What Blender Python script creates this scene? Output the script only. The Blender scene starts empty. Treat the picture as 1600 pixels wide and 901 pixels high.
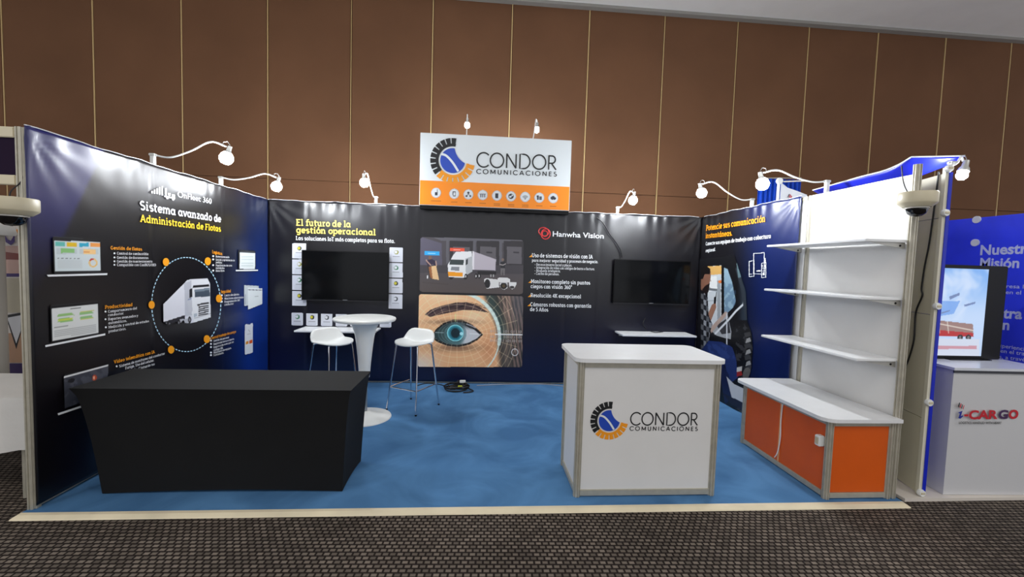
import bpy, bmesh, math, random
import numpy as np
from mathutils import Vector, Matrix

random.seed(7); np.random.seed(7)
SC = bpy.context.scene
COL = SC.collection

# ------------------------------------------------------------------ camera
F = 654.8
CAM = np.array([2.846, -2.8545, 1.677])
YAW, PITCH, ROLL = .0755, -.0548, .0305
def _basis():
    cy, sy = math.cos(YAW), math.sin(YAW); cp, sp = math.cos(PITCH), math.sin(PITCH)
    f = np.array([sy*cp, cy*cp, sp]); r = np.array([cy, -sy, 0]); u = np.cross(r, f)
    cr, sr = math.cos(ROLL), math.sin(ROLL)
    return cr*r + sr*u, -sr*r + cr*u, f
R_, U_, F_ = _basis()
cam = bpy.data.cameras.new('camera'); cam.sensor_width = 36; cam.lens = F/1600*36
cam.clip_start = .05; cam.clip_end = 100
cob = bpy.data.objects.new('camera', cam); COL.objects.link(cob)
m = Matrix.Identity(4)
for i, b in enumerate((R_, U_, -F_)):
    for j in range(3): m[j][i] = b[j]
for j in range(3): m[j][3] = CAM[j]
cob.matrix_world = m
SC.camera = cob

# ------------------------------------------------------------------ light
W = bpy.data.worlds.new('world'); SC.world = W; W.use_nodes = True
W.node_tree.nodes['Background'].inputs[0].default_value = (.93, .95, 1, 1)
W.node_tree.nodes['Background'].inputs[1].default_value = .94
def area(name, loc, size, power, rot=(0, 0, 0), col=(1, .95, .88)):
    l = bpy.data.lights.new(name, 'AREA'); l.shape = 'RECTANGLE'; l.size, l.size_y = size
    l.energy = power; l.color = col
    o = bpy.data.objects.new(name, l); COL.objects.link(o); o.location = loc; o.rotation_euler = rot
for x in (-3, 3, 9):
    area('hall_ceiling_light', (x, -4.6, 5.7), (2.4, 2.4), 105)
BULB = 350.0
SC.view_settings.view_transform = 'Standard'; SC.view_settings.look = 'None'
SC.view_settings.exposure = 0.0; SC.view_settings.gamma = 1.0
SC.view_settings.use_curve_mapping = False

# ------------------------------------------------------------------ pixel helpers (direction from photo, distance from the plane touched)
def ray(x, y): return F_ + R_*((x-800)/F) - U_*((y-450.5)/F)
def hit(x, y, ax, v):
    d = ray(x, y); return CAM + d*((v-CAM[ax])/d[ax])
def project(P):
    d = P-CAM; z = d@F_
    return 800+F*(d@R_)/z, 450.5-F*(d@U_)/z
class Plane:                                   # a vertical printed face: axis, value, right-hand direction, normal
    def __init__(s, ax, v, u, n): s.ax, s.v, s.u, s.n = ax, v, np.array(u, float), np.array(n, float)
    def at(s, x, y): return hit(x, y, s.ax, s.v)
    def moved(s, d): return Plane(s.ax, s.v+d*s.n[s.ax], s.u, s.n)
PL = Plane(0, .012, (0, 1, 0), (1, 0, 0))
PB = Plane(1, 2.988, (1, 0, 0), (0, -1, 0))
PR = Plane(0, 5.988, (0, -1, 0), (-1, 0, 0))

# ------------------------------------------------------------------ materials
def lin(c):
    c = np.array(c, float)/255.
    return np.where(c <= .04045, c/12.92, ((c+.055)/1.055)**2.4)
_m = {}
def mat(name, col=(200, 200, 200), rough=.5, metal=0., spec=.5, noise=0., nscale=8., bump=0., bscale=60., emit=0., trans=0., attr=False, coat=0.):
    if name in _m: return _m[name]
    M = bpy.data.materials.new(name); M.use_nodes = True; _m[name] = M
    nt = M.node_tree; b = nt.nodes['Principled BSDF']
    c = (*lin(col), 1)
    b.inputs['Base Color'].default_value = c
    b.inputs['Roughness'].default_value = rough; b.inputs['Metallic'].default_value = metal
    b.inputs['Specular IOR Level'].default_value = spec
    b.inputs['Coat Weight'].default_value = coat; b.inputs['Coat Roughness'].default_value = .12
    if emit:
        b.inputs['Emission Color'].default_value = c; b.inputs['Emission Strength'].default_value = emit
    src = None
    if attr:
        a = nt.nodes.new('ShaderNodeAttribute'); a.attribute_name = 'print'; src = a.outputs['Color']
        nt.links.new(src, b.inputs['Base Color'])
        if attr == 'screen':
            b.inputs['Base Color'].default_value = (.01, .01, .01, 1)
            for l in list(b.inputs['Base Color'].links): nt.links.remove(l)
            nt.links.new(src, b.inputs['Emission Color']); b.inputs['Emission Strength'].default_value = 1.0
    if noise or bump:
        tc = nt.nodes.new('ShaderNodeTexCoord')
    if noise:
        n = nt.nodes.new('ShaderNodeTexNoise'); n.inputs['Scale'].default_value = nscale; n.inputs['Detail'].default_value = 5
        nt.links.new(tc.outputs['Object'], n.inputs['Vector'])
        r = nt.nodes.new('ShaderNodeMapRange'); r.inputs[1].default_value = .3; r.inputs[2].default_value = .7
        r.inputs[3].default_value = 1-noise; r.inputs[4].default_value = 1+noise
        nt.links.new(n.outputs['Fac'], r.inputs[0])
        x = nt.nodes.new('ShaderNodeVectorMath'); x.operation = 'SCALE'
        if src is not None: nt.links.new(src, x.inputs[0])
        else: x.inputs[0].default_value = c[:3]
        nt.links.new(r.outputs[0], x.inputs['Scale']); nt.links.new(x.outputs[0], b.inputs['Base Color'])
    if bump:
        n = nt.nodes.new('ShaderNodeTexNoise'); n.inputs['Scale'].default_value = bscale; n.inputs['Detail'].default_value = 3
        nt.links.new(tc.outputs['Object'], n.inputs['Vector'])
        bp = nt.nodes.new('ShaderNodeBump'); bp.inputs['Strength'].default_value = bump; bp.inputs['Distance'].default_value = .01
        nt.links.new(n.outputs['Fac'], bp.inputs['Height']); nt.links.new(bp.outputs[0], b.inputs['Normal'])
    return M

WHITE = mat('white_laminate', (226, 227, 228), .35, noise=.02)
PANEL = mat('white_panel', (220, 219, 217), .45, noise=.025, nscale=3)
ALU = mat('brushed_aluminium', (186, 181, 166), .4, .4, noise=.08, nscale=20)
ALUD = mat('aluminium_groove', (96, 92, 84), .5, .6)
CHROME = mat('chrome', (225, 226, 230), .12, 1.)
PLASTIC = mat('white_plastic', (232, 234, 232), .3)
CREAM = mat('cream_plastic', (202, 192, 164), .4)
BLACKP = mat('black_plastic', (12, 12, 14), .4, spec=.2)
SCREEN = mat('dark_glass_screen', (7, 8, 10), .12, spec=.22)
ORANGE = mat('orange_laminate', (214, 88, 6), .42, noise=.04, nscale=4)
BLACKCLOTH = mat('black_stretch_cloth', (11, 11, 12), .78, spec=.3, noise=.15, nscale=5, bump=.15, bscale=900)
VINYL = mat('printed_vinyl', rough=.3, spec=.55, attr=True, bump=.10, bscale=5)
PRINT = mat('printed_picture', rough=.36, spec=.45, attr=True)
SCREENPIC = mat('lit_screen_picture', rough=.2, attr='screen')
INK_W = mat('white_ink', (236, 238, 240), .4)
INK_O = mat('orange_ink', (246, 160, 20), .4)
INK_Y = mat('yellow_ink', (250, 205, 40), .4)
INK_K = mat('black_ink', (22, 24, 26), .4)
INK_G = mat('grey_ink', (120, 122, 126), .4)
INK_B = mat('blue_ink', (34, 72, 178), .35)
INK_R = mat('red_ink', (196, 34, 48), .4)
INK_C = mat('pale_blue_ink', (176, 214, 232), .4)
SIGN_O = mat('orange_sign_print', (246, 140, 26), .35)
SIGN_W = mat('white_sign_print', (222, 228, 230), .3)
BULBM = mat('lit_bulb', (245, 250, 255), .4, emit=BULB)
CABLE = mat('black_cable', (14, 14, 15), .45)

# ------------------------------------------------------------------ mesh builder
def wloc(o):
    v = Vector((0, 0, 0))
    while o is not None: v += o.location; o = o.parent
    return v
def link(name, me, m_, parent=None, local=False):
    o = bpy.data.objects.new(name, me); COL.objects.link(o)
    if m_ is not None: me.materials.append(m_)
    if parent is not None:
        o.parent = parent
        if not local: me.transform(Matrix.Translation(-wloc(parent)))
    return o
def tag(o, label=None, cat=None, group=None, kind=None):
    if label: o['label'] = label
    if cat: o['category'] = cat
    if group: o['group'] = group
    if kind: o['kind'] = kind
    return o
def thing(name, loc, label=None, cat=None, group=None, rotz=0, kind=None):
    o = bpy.data.objects.new(name, None); COL.objects.link(o); o.location = loc; o.rotation_euler = (0, 0, rotz)
    o.empty_display_size = .1
    return tag(o, label, cat, group, kind)
def structure(o): o['kind'] = 'structure'; return o

class MB:
    def __init__(s): s.bm = bmesh.new()
    def box(s, x0, x1, y0, y1, z0, z1, bev=0., M=None):
        t = bmesh.new(); bmesh.ops.create_cube(t, size=1)
        for v in t.verts:
            v.co = Vector((x0+(v.co.x+.5)*(x1-x0), y0+(v.co.y+.5)*(y1-y0), z0+(v.co.z+.5)*(z1-z0)))
        if bev: bmesh.ops.bevel(t, geom=t.edges[:], offset=bev, segments=2, affect='EDGES')
        return s._merge(t, M)
    def _merge(s, t, M=None):
        if M is not None: bmesh.ops.transform(t, matrix=M, verts=t.verts)
        me = bpy.data.meshes.new('tmp'); t.to_mesh(me); t.free(); s.bm.from_mesh(me); bpy.data.meshes.remove(me); return s
    def tube(s, pts, r, seg=8, closed=False, caps=True):
        pts = [Vector(p) for p in pts]; n = len(pts); rings = []
        up = None
        for i, p in enumerate(pts):
            a = pts[i-1] if (i > 0 or closed) else p; b = pts[(i+1) % n] if (i < n-1 or closed) else p
            d = (b-a).normalized()
            if up is None or abs(d.dot(up)) > .98:
                up = Vector((0, 0, 1)) if abs(d.z) < .9 else Vector((1, 0, 0))
            x = d.cross(up).normalized(); y = x.cross(d).normalized(); up = y
            rr = r[i] if isinstance(r, (list, tuple)) else r
            rings.append([s.bm.verts.new(p+x*math.cos(2*math.pi*k/seg)*rr+y*math.sin(2*math.pi*k/seg)*rr) for k in range(seg)])
        for i in range(n if closed else n-1):
            A, B = rings[i], rings[(i+1) % n]
            for k in range(seg): s.bm.faces.new((A[k], A[(k+1) % seg], B[(k+1) % seg], B[k]))
        if caps and not closed:
            s.bm.faces.new(rings[0][::-1]); s.bm.faces.new(rings[-1])
        return s
    def lathe(s, prof, c=(0, 0, 0), seg=32, M=None):
        t = bmesh.new(); rings = []
        for r, z in prof:
            if r < 1e-5: rings.append([t.verts.new((0, 0, z))])
            else: rings.append([t.verts.new((r*math.cos(2*math.pi*k/seg), r*math.sin(2*math.pi*k/seg), z)) for k in range(seg)])
        for A, B in zip(rings, rings[1:]):
            for k in range(seg):
                a0, a1 = A[k % len(A)], A[(k+1) % len(A)]; b0, b1 = B[k % len(B)], B[(k+1) % len(B)]
                f = []
                for v in (a0, a1, b1, b0):
                    if v not in f: f.append(v)
                if len(f) > 2: t.faces.new(f)
        bmesh.ops.recalc_face_normals(t, faces=t.faces)
        return s._merge(t, (Matrix.Translation(c) @ M) if M is not None else Matrix.Translation(c))
    def prism(s, poly, z0, z1):
        a = [s.bm.verts.new((x, y, z0)) for x, y in poly]; b = [s.bm.verts.new((x, y, z1)) for x, y in poly]; n = len(poly)
        s.bm.faces.new(a[::-1]); s.bm.faces.new(b)
        for i in range(n): s.bm.faces.new((a[i], a[(i+1) % n], b[(i+1) % n], b[i]))
        return s
    def poly3(s, pts):
        s.bm.faces.new([s.bm.verts.new(p) for p in pts]); return s
    def surf(s, fn, nu, nv):
        V = [[s.bm.verts.new(fn(i/nu, j/nv)) for j in range(nv+1)] for i in range(nu+1)]
        for i in range(nu):
            for j in range(nv): s.bm.faces.new((V[i][j], V[i+1][j], V[i+1][j+1], V[i][j+1]))
        return s
    def build(s, name, m_, parent=None, local=False, smooth=False):
        bmesh.ops.recalc_face_normals(s.bm, faces=s.bm.faces) if smooth else None
        me = bpy.data.meshes.new(name); s.bm.to_mesh(me); s.bm.free()
        if smooth:
            for p in me.polygons: p.use_smooth = True
            try: me.set_sharp_from_angle(angle=math.radians(40))
            except Exception: pass
        return link(name, me, m_, parent, local)
def spline(P, n=8):
    P = [Vector(p) for p in P]; out = []
    for i in range(len(P)-1):
        a, b, c, d = P[max(i-1, 0)], P[i], P[i+1], P[min(i+2, len(P)-1)]
        for k in range(n):
            t = k/n
            out.append(.5*((2*b)+(c-a)*t+(2*a-5*b+4*c-d)*t*t+(3*b-a-3*c+d)*t**3))
    return out+[P[-1]]

def post_profile(cx, cy, r=.022):
    P = []
    for k in range(8):                                  # eight flats, each with a groove
        a = math.pi/8+k*math.pi/4; b = a+math.pi/4
        A = np.array((math.cos(a), math.sin(a)))*r/math.cos(math.pi/8); B = np.array((math.cos(b), math.sin(b)))*r/math.cos(math.pi/8)
        for t, inn in ((0, 1), (.3, 1), (.34, .78), (.66, .78), (.7, 1)):
            P.append(tuple((A+(B-A)*t)*inn+np.array((cx, cy))))
    return P
def post(parent, x, y, z0, z1, r=.022, name='post'):
    return MB().prism(post_profile(x, y, r), z0, z1).build(name, ALU, parent)

# ------------------------------------------------------------------ lettering (flat ink shapes)
_txt = {}
# slab-serif lettering drawn from strokes: polylines, arcs and short serif bars in a unit em (x-height .5, capitals .7)
def _E(cx, cy, rx, ry, a0=0, a1=360, n=14):
    return [(cx+rx*math.cos(math.radians(a0+(a1-a0)*k/n)), cy+ry*math.sin(math.radians(a0+(a1-a0)*k/n))) for k in range(n+1)]
def _L(*v): return list(zip(v[::2], v[1::2]))
def _ring(cx): return _E(cx, .25, .17, .205)
def slab_glyphs():
    g = {}
    def d(ch, adv, strokes, serifs=()): g[ch] = (adv, strokes, list(serifs))
    st = lambda x, y0=.02, y1=.48: _L(x, y0, x, y1)
    d('a', .53, [_ring(.22), st(.39)], [(.39, .5, .05)]); d('b', .50, [_ring(.27), st(.1, .02, .7)], [(0, .1, .67)])
    d('c', .46, [_E(.25, .25, .18, .205, 48, 312)]); d('d', .55, [_ring(.22), st(.39, .02, .7)], [(.28, .39, .67), (.39, .5, .05)])
    d('e', .47, [_E(.24, .25, .18, .205, 0, 318), _L(.07, .26, .42, .26)]); d('f', .35, [_E(.27, .55, .12, .12, 45, 180), st(.15, .02, .56)], [(.02, .32, .45), (.03, .29, .05)])
    d('g', .51, [_ring(.22), st(.39, -.06, .48), _E(.23, -.05, .16, .12, 0, -150, 8)], [(.39, .49, .45)])
    arch = lambda x0, x1: [_E((x0+x1)/2, .3, (x1-x0)/2, .155, 180, 0, 9)+_L(x1, .3, x1, .02)]
    d('h', .54, [st(.1, .02, .7)]+arch(.1, .39), [(0, .1, .67), (.01, .2, .05), (.3, .49, .05)]); d('n', .54, [st(.1)]+arch(.1, .39), [(0, .1, .45), (.01, .2, .05), (.3, .49, .05)])
    d('m', .80, [st(.1)]+arch(.1, .37)+arch(.37, .65), [(0, .1, .45), (.01, .19, .05), (.29, .45, .05), (.57, .75, .05)])
    d('i', .28, [st(.13), _L(.13, .585, .13, .70)], [(.03, .13, .45), (.03, .25, .05)]); d('j', .28, [st(.15, -.06), _E(.05, -.06, .1, .1, 0, -100, 6), _L(.15, .585, .15, .70)], [(.04, .15, .45)])
    d('l', .28, [st(.13, .02, .7)], [(.03, .13, .67), (.03, .25, .05)]); d('o', .48, [_E(.24, .25, .18, .205)])
    d('k', .5, [st(.1, .02, .7), _L(.38, .46, .14, .24), _L(.22, .3, .42, .02)], [(0, .1, .67), (.01, .2, .05)])
    d('p', .50, [_ring(.27), st(.1, -.2, .48)], [(0, .1, .45), (.01, .21, -.17)]); d('q', .51, [_ring(.22), st(.39, -.2, .48)], [(.28, .5, -.17)])
    d('r', .40, [st(.13), _E(.27, .31, .14, .14, 175, 62, 8)], [(.03, .13, .45), (.03, .27, .05)])
    d('s', .41, [_E(.21, .355, .125, .1, 45, 270, 10), _E(.21, .15, .14, .105, 90, -135, 10)]); d('t', .36, [_L(.15, .62, .15, .15), _E(.25, .15, .1, .1, 180, 290, 7)], [(.02, .32, .45)])
    d('u', .54, [_L(.1, .48, .1, .2)+_E(.245, .2, .145, .155, 180, 360, 9), st(.39)], [(0, .1, .45), (.28, .39, .45), (.39, .5, .05)])
    d('v', .46, [_L(.06, .47, .23, .03), _L(.23, .03, .40, .47)], [(-.02, .15, .45), (.31, .48, .45)]); d('x', .48, [_L(.07, .46, .40, .04), _L(.40, .46, .07, .04)], [(-.01, .16, .45), (.31, .47, .45), (-.01, .16, .05), (.31, .48, .05)])
    d('y', .46, [_L(.06, .47, .23, .03), _L(.40, .47, .2, -.12, .08, -.17)], [(-.02, .15, .45), (.31, .48, .45)]); d('z', .42, [_L(.05, .45, .36, .45), _L(.36, .45, .06, .05), _L(.06, .05, .38, .05)])
    d('A', .60, [_L(.06, .02, .28, .68), _L(.28, .68, .51, .02)], [(.14, .43, .23), (-.03, .15, .05), (.41, .6, .05)])
    d('B', .55, [st(.12, .02, .68), _L(.12, .65, .28, .65), _E(.28, .51, .15, .14, 90, -90, 8), _L(.12, .37, .28, .37), _E(.29, .21, .17, .16, 90, -90, 8), _L(.12, .05, .29, .05)], [(.01, .12, .65), (.01, .12, .05)])
    d('C', .60, [_E(.31, .35, .25, .305, 48, 312)], []); d('D', .62, [st(.12, .02, .68), _L(.12, .65, .26, .65)+_E(.27, .35, .27, .30, 90, -90, 12)+_L(.12, .05)], [(.01, .12, .65), (.01, .12, .05)])
    d('E', .53, [st(.12, .02, .68)], [(.01, .46, .65), (.12, .38, .36), (.01, .48, .05)]); d('F', .50, [st(.12, .02, .68)], [(.01, .46, .65), (.12, .38, .36), (.01, .24, .05)])
    d('G', .63, [_E(.31, .35, .25, .305, 48, 330), _L(.54, .32, .54, .1)], [(.36, .58, .32)]); d('I', .28, [st(.14, .02, .68)], [(.02, .26, .65), (.02, .26, .05)])
    d('K', .60, [st(.12, .02, .68), _L(.48, .66, .15, .32), _L(.26, .41, .5, .03)], [(.01, .23, .65), (.01, .23, .05), (.4, .56, .65), (.42, .59, .05)]); d('L', .50, [st(.12, .02, .68)], [(.01, .24, .65), (.01, .46, .05)])
    d('M', .75, [st(.12, .02, .68), _L(.12, .67, .36, .2), _L(.36, .2, .60, .67), st(.60, .02, .68)], [(.01, .14, .65), (.01, .23, .05), (.58, .71, .65), (.49, .71, .05)])
    d('O', .63, [_E(.31, .35, .25, .305)]); d('Q', .63, [_E(.31, .35, .25, .305), _L(.36, .16, .54, -.04)]); d('N', .68, [st(.12, .02, .68), _L(.12, .67, .54, .03), st(.54, .02, .68)], [(.01, .13, .65), (.01, .22, .05), (.44, .64, .65)])
    pb = [st(.12, .02, .68), _L(.12, .65, .30, .65)+_E(.30, .485, .17, .165, 90, -90, 9)+_L(.12, .32)]
    d('P', .53, pb, [(.01, .12, .65), (.01, .26, .05)]); d('R', .60, pb+[_L(.28, .31, .48, .03)], [(.01, .12, .65), (.01, .24, .05), (.42, .57, .05)])
    d('S', .50, [_E(.25, .505, .165, .15, 40, 270, 12), _E(.25, .2, .18, .155, 90, -140, 12)]); d('T', .54, [st(.27, .02, .68)], [(.02, .52, .65), (.15, .39, .05)])
    d('U', .64, [_L(.12, .67, .12, .25)+_E(.32, .25, .2, .205, 180, 360, 10)+_L(.52, .67)], [(.01, .23, .65), (.42, .62, .65)]); d('V', .60, [_L(.07, .66, .29, .02), _L(.29, .02, .51, .66)], [(-.02, .17, .65), (.42, .6, .65)])
    d('0', .50, [_E(.24, .35, .18, .305)]); d('3', .46, [_E(.21, .51, .15, .145, 140, -90, 11), _E(.21, .205, .17, .16, 90, -140, 11)]); d('4', .50, [_L(.34, .02, .34, .68), _L(.34, .68, .04, .2), _L(.04, .2, .47, .2)])
    d('5', .46, [_L(.38, .65, .11, .65), _L(.11, .65, .09, .38), _E(.21, .22, .18, .185, 115, -140, 12)]); d('6', .49, [_E(.25, .22, .17, .175), _E(.36, .25, .28, .4, 180, 105, 8)])
    d('.', .2, [_L(.1, .0, .1, .1)]); d('/', .35, [_L(.03, -.06, .3, .72)]); d('°', .28, [_E(.13, .6, .075, .075, 0, 360, 10)]); d('•', .36, [_E(.14, .27, .05, .05, 0, 360, 8)]); d(' ', .22, [])
    for a, b, dx in (('á', 'a', .25), ('é', 'e', .22), ('ó', 'o', .22), ('ú', 'u', .22)): g[a] = (g[b][0], g[b][1]+[_L(dx-.02, .57, dx+.09, .70)], g[b][2])
    g['í'] = (.28, [st(.13), _L(.1, .57, .21, .70)], g['i'][2]); g['ñ'] = (g['n'][0], g['n'][1]+[_L(.12, .58, .2, .64, .28, .59, .37, .65)], g['n'][2])
    return g
SLAB = slab_glyphs()
def geo_glyphs():                                        # plain geometric capitals for the emblem wordmark
    st = lambda x: _L(x, 0, x, .7)
    o = _E(.36, .35, .34, .35, 0, 360, 28)
    g = {'C': (.62, [_E(.36, .35, .34, .35, 42, 318, 24)]), 'O': (.74, [o]), 'N': (.62, [st(.06), _L(.06, .7, .54, 0), st(.54)]),
         'D': (.64, [_L(.06, 0, .06, .7, .24, .7)+_E(.25, .35, .33, .35, 90, -90, 16)+_L(.06, 0)]), 'R': (.50, [st(.06), _L(.06, .68, .22, .68)+_E(.23, .5, .17, .18, 90, -90, 10)+_L(.06, .32), _L(.2, .32, .45, 0)]),
         'M': (.74, [st(.06), _L(.06, .7, .36, .1), _L(.36, .1, .66, .7), st(.66)]), 'U': (.56, [_L(.06, .7, .06, .22)+_E(.27, .22, .21, .22, 180, 360, 12)+_L(.48, .7)]), 'I': (.12, [st(.06)]),
         'A': (.60, [_L(.02, 0, .3, .7), _L(.3, .7, .58, 0), _L(.12, .22, .48, .22)]), 'E': (.42, [st(.06), _L(.06, .67, .38, .67), _L(.06, .36, .36, .36), _L(.06, .03, .38, .03)]),
         'S': (.42, [_E(.21, .52, .15, .16, 50, 270, 12), _E(.21, .18, .18, .18, 90, -150, 12)])}
    return {k: (v[0], v[1], []) for k, v in g.items()}
GEO = geo_glyphs()
def slab_mesh(s, th, font=None, gap=.02):
    font = font or SLAB
    co, faces = [], []; x = 0.; lay = [0]               # strokes lie a hair apart so that overlaps never coincide
    def ribbon(P, h):
        P = [np.array(p, float) for p in P]; n = len(P); closed = np.linalg.norm(P[0]-P[-1]) < 1e-6; base = len(co); lay[0] = (lay[0]+1) % 9; zz = lay[0]*.00022
        for i in range(n):
            a = P[i-1] if i > 0 else (P[-2] if closed else P[0]); b = P[i+1] if i < n-1 else (P[1] if closed else P[-1])
            t = (b-a)/(np.linalg.norm(b-a)+1e-9); nn = np.array((-t[1], t[0]))*h
            co.append((*(P[i]+nn), zz)); co.append((*(P[i]-nn), zz))
        for i in range(n-1): faces.append((base+2*i, base+2*i+1, base+2*i+3, base+2*i+2))
    for ch in s:
        adv, strokes, ser = font[ch]
        for P in strokes: ribbon([(px_+x, py_) for px_, py_ in P], th/2)
        for a, b, y in ser: ribbon([(a+x-.005, y), (b+x+.005, y)], th*.40)
        x += adv+gap
    return np.array(co), faces
def text_mesh(s, bold, space=1.):
    if bold == 'slab': return slab_mesh(s, .125)
    if bold == 'slab_light': return slab_mesh(s, .10)
    if bold == 'geo_thin': return slab_mesh(s, .072, GEO, .06)
    if bold == 'geo': return slab_mesh(s, .125, GEO, .30)
    cu = bpy.data.curves.new('t', 'FONT'); cu.body = s; cu.size = 1; cu.resolution_u = 3; cu.offset = bold; cu.space_character = space
    o = bpy.data.objects.new('t', cu)
    me = bpy.data.meshes.new_from_object(o)
    n = len(me.vertices); co = np.empty(n*3); me.vertices.foreach_get('co', co); co = co.reshape(-1, 3)
    faces = [tuple(p.vertices) for p in me.polygons]
    bpy.data.objects.remove(o); bpy.data.curves.remove(cu); bpy.data.meshes.remove(me)
    return co, faces
def text(parent, s, pl, p0, p1, cap, m_, bold=.02, off=.004, shear=0., name='lettering', words=None, space=1.):
    P0, P1 = pl.at(*p0), pl.at(*p1); up = np.linalg.norm(pl.at(p0[0], p0[1]-cap)-P0)
    co, faces = text_mesh(s, bold, space)
    x0, x1 = co[:, 0].min(), co[:, 0].max()
    sx = np.linalg.norm(P1-P0)/(x1-x0); sy = up/.7
    d = (P1-P0)/np.linalg.norm(P1-P0); v = np.array([0, 0, 1.])
    W_ = P0+np.outer((co[:, 0]-x0)*sx+co[:, 1]*sy*shear, d)+np.outer(co[:, 1]*sy, v)+pl.n*off+np.outer(co[:, 2], pl.n)
    cuts = [-1e9, 1e9]
    if words is None: words = cap >= 3.9
    if words == 'letters':
        nw = len(s)-1
    else: nw = s.count(' ')
    if words and nw:                              # one mesh per word: cut at the widest gaps
        iv = sorted((co[list(f), 0].min(), co[list(f), 0].max()) for f in faces); gaps = []; e = iv[0][1]
        for a, b in iv:
            if a > e: gaps.append((a-e, (a+e)/2))
            e = max(e, b)
        cuts = [-1e9]+sorted(g[1] for g in sorted(gaps)[::-1][:nw])+[1e9]
    fc = np.array([co[list(f), 0].mean() for f in faces])
    for a, b in zip(cuts, cuts[1:]):
        fs = [f for f, c_ in zip(faces, fc) if a <= c_ < b]
        if not fs: continue
        us = sorted({i for f in fs for i in f}); mp = {u: i for i, u in enumerate(us)}
        me = bpy.data.meshes.new(name); me.from_pydata(W_[us].tolist(), [], [[mp[i] for i in f] for f in fs])
        o = link(name, me, m_, parent)
    return o
def flat(parent, pl, pxs, m_, off=.003, name='print'):
    me = bpy.data.meshes.new(name); me.from_pydata([(pl.at(*p)+pl.n*off).tolist() for p in pxs], [], [list(range(len(pxs)))[::-1]])
    return link(name, me, m_, parent)
def circ(cx, cy, rx, ry=None, n=28, a0=0, a1=2*math.pi):
    ry = rx if ry is None else ry
    return [(cx+rx*math.cos(a0+(a1-a0)*k/n), cy+ry*math.sin(a0+(a1-a0)*k/n)) for k in range(n+(0 if abs(a1-a0-2*math.pi) < 1e-6 else 1))]

# ------------------------------------------------------------------ printed pictures: a fine grid of ink cells on the real face
class Canvas:
    def __init__(s, pl, x0, y0, x1, y1, res, bg=(0, 0, 0)):
        s.pl = pl
        C = [pl.at(x, y) for x, y in ((x0, y0), (x1, y0), (x1, y1), (x0, y1))]
        us = [c@pl.u for c in C]; zs = [c[2] for c in C]
        s.u = np.arange(min(us), max(us)+res, res); s.z = np.arange(min(zs), max(zs)+res, res)
        UU, ZZ = np.meshgrid(s.u, s.z)
        base = np.zeros(3); base[pl.ax] = pl.v
        s.P = base+UU[..., None]*pl.u+ZZ[..., None]*np.array([0, 0, 1.])
        s.X, s.Y = project(s.P)
        s.c = np.ones(UU.shape+(3,))*np.array(bg, float); s.mask = np.zeros(UU.shape, bool)
    def inside(s, pts):
        pts = np.array(pts, float); ins = np.zeros(s.X.shape, bool); j = len(pts)-1
        for i in range(len(pts)):
            xi, yi = pts[i]; xj, yj = pts[j]
            if yi != yj:
                ins ^= ((yi > s.Y) != (yj > s.Y)) & (s.X < (xj-xi)*(s.Y-yi)/(yj-yi)+xi)
            j = i
        return ins
    def poly(s, pts, col, a=1., mask=False):
        i = s.inside(pts); s.c[i] = s.c[i]*(1-a)+np.array(col, float)*a
        if mask: s.mask |= i
        return s
    def ell(s, cx, cy, rx, ry, col, a=1., rot=0.):
        dx, dy = s.X-cx, s.Y-cy; c, n = math.cos(rot), math.sin(rot)
        i = ((dx*c+dy*n)/rx)**2+((-dx*n+dy*c)/ry)**2 < 1; s.c[i] = s.c[i]*(1-a)+np.array(col, float)*a
        return s
    def line(s, pts, w, col, a=1.):
        D = np.full(s.X.shape, 1e9)
        for (x0, y0), (x1, y1) in zip(pts, pts[1:]):
            dx, dy = x1-x0, y1-y0; L = dx*dx+dy*dy+1e-9
            t = np.clip(((s.X-x0)*dx+(s.Y-y0)*dy)/L, 0, 1); D = np.minimum(D, np.hypot(s.X-x0-t*dx, s.Y-y0-t*dy))
        k = np.clip(w/2+.4-D, 0, 1)[..., None]*a
        s.c = s.c*(1-k)+np.array(col, float)*k
        return s
    def mix(s, k, col):
        k = np.clip(k, 0, 1)[..., None]; s.c = s.c*(1-k)+np.array(col, float)*k; return s
    def shape(s, pts): s.mask |= s.inside(pts); return s
    def rounded(s, q, r):                                # q: four px corners, r: corner radius px
        q = [np.array(p, float) for p in q]; out = []
        for i in range(4):
            p, a, b = q[i], q[i-1], q[(i+1) % 4]
            e1 = (a-p)/np.linalg.norm(a-p)*r; e2 = (b-p)/np.linalg.norm(b-p)*r
            for t in np.linspace(0, 1, 6): out.append(p+e1*(1-t)**2+e2*t**2)
        return s.shape(out)
    def build(s, name, parent, off=.003, m_=None):
        ny, nx = s.X.shape; k = s.mask
        idx = np.arange(ny*nx).reshape(ny, nx)
        q = k[:-1, :-1] & k[1:, :-1] & k[:-1, 1:] & k[1:, 1:]
        F4 = np.stack([idx[:-1, :-1][q], idx[:-1, 1:][q], idx[1:, 1:][q], idx[1:, :-1][q]], 1)
        used = np.unique(F4); mp = np.full(ny*nx, -1); mp[used] = np.arange(len(used)); F4 = mp[F4]
        V = (s.P+s.pl.n*off).reshape(-1, 3)[used]
        me = bpy.data.meshes.new(name); me.from_pydata(V.tolist(), [], F4.tolist())
        setcol(me, s.c.reshape(-1, 3)[used])
        return link(name, me, m_ or PRINT, parent)
def setcol(me, c255):
    a = me.color_attributes.new('print', 'FLOAT_COLOR', 'POINT')
    c = lin(np.clip(c255, 0, 255)); a.data.foreach_set('color', np.concatenate([c, np.ones((len(c), 1))], 1).astype(np.float32).ravel())
def sm(x, a, b):
    t = np.clip((x-a)/(b-a), 0, 1); return t*t*(3-2*t)
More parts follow.
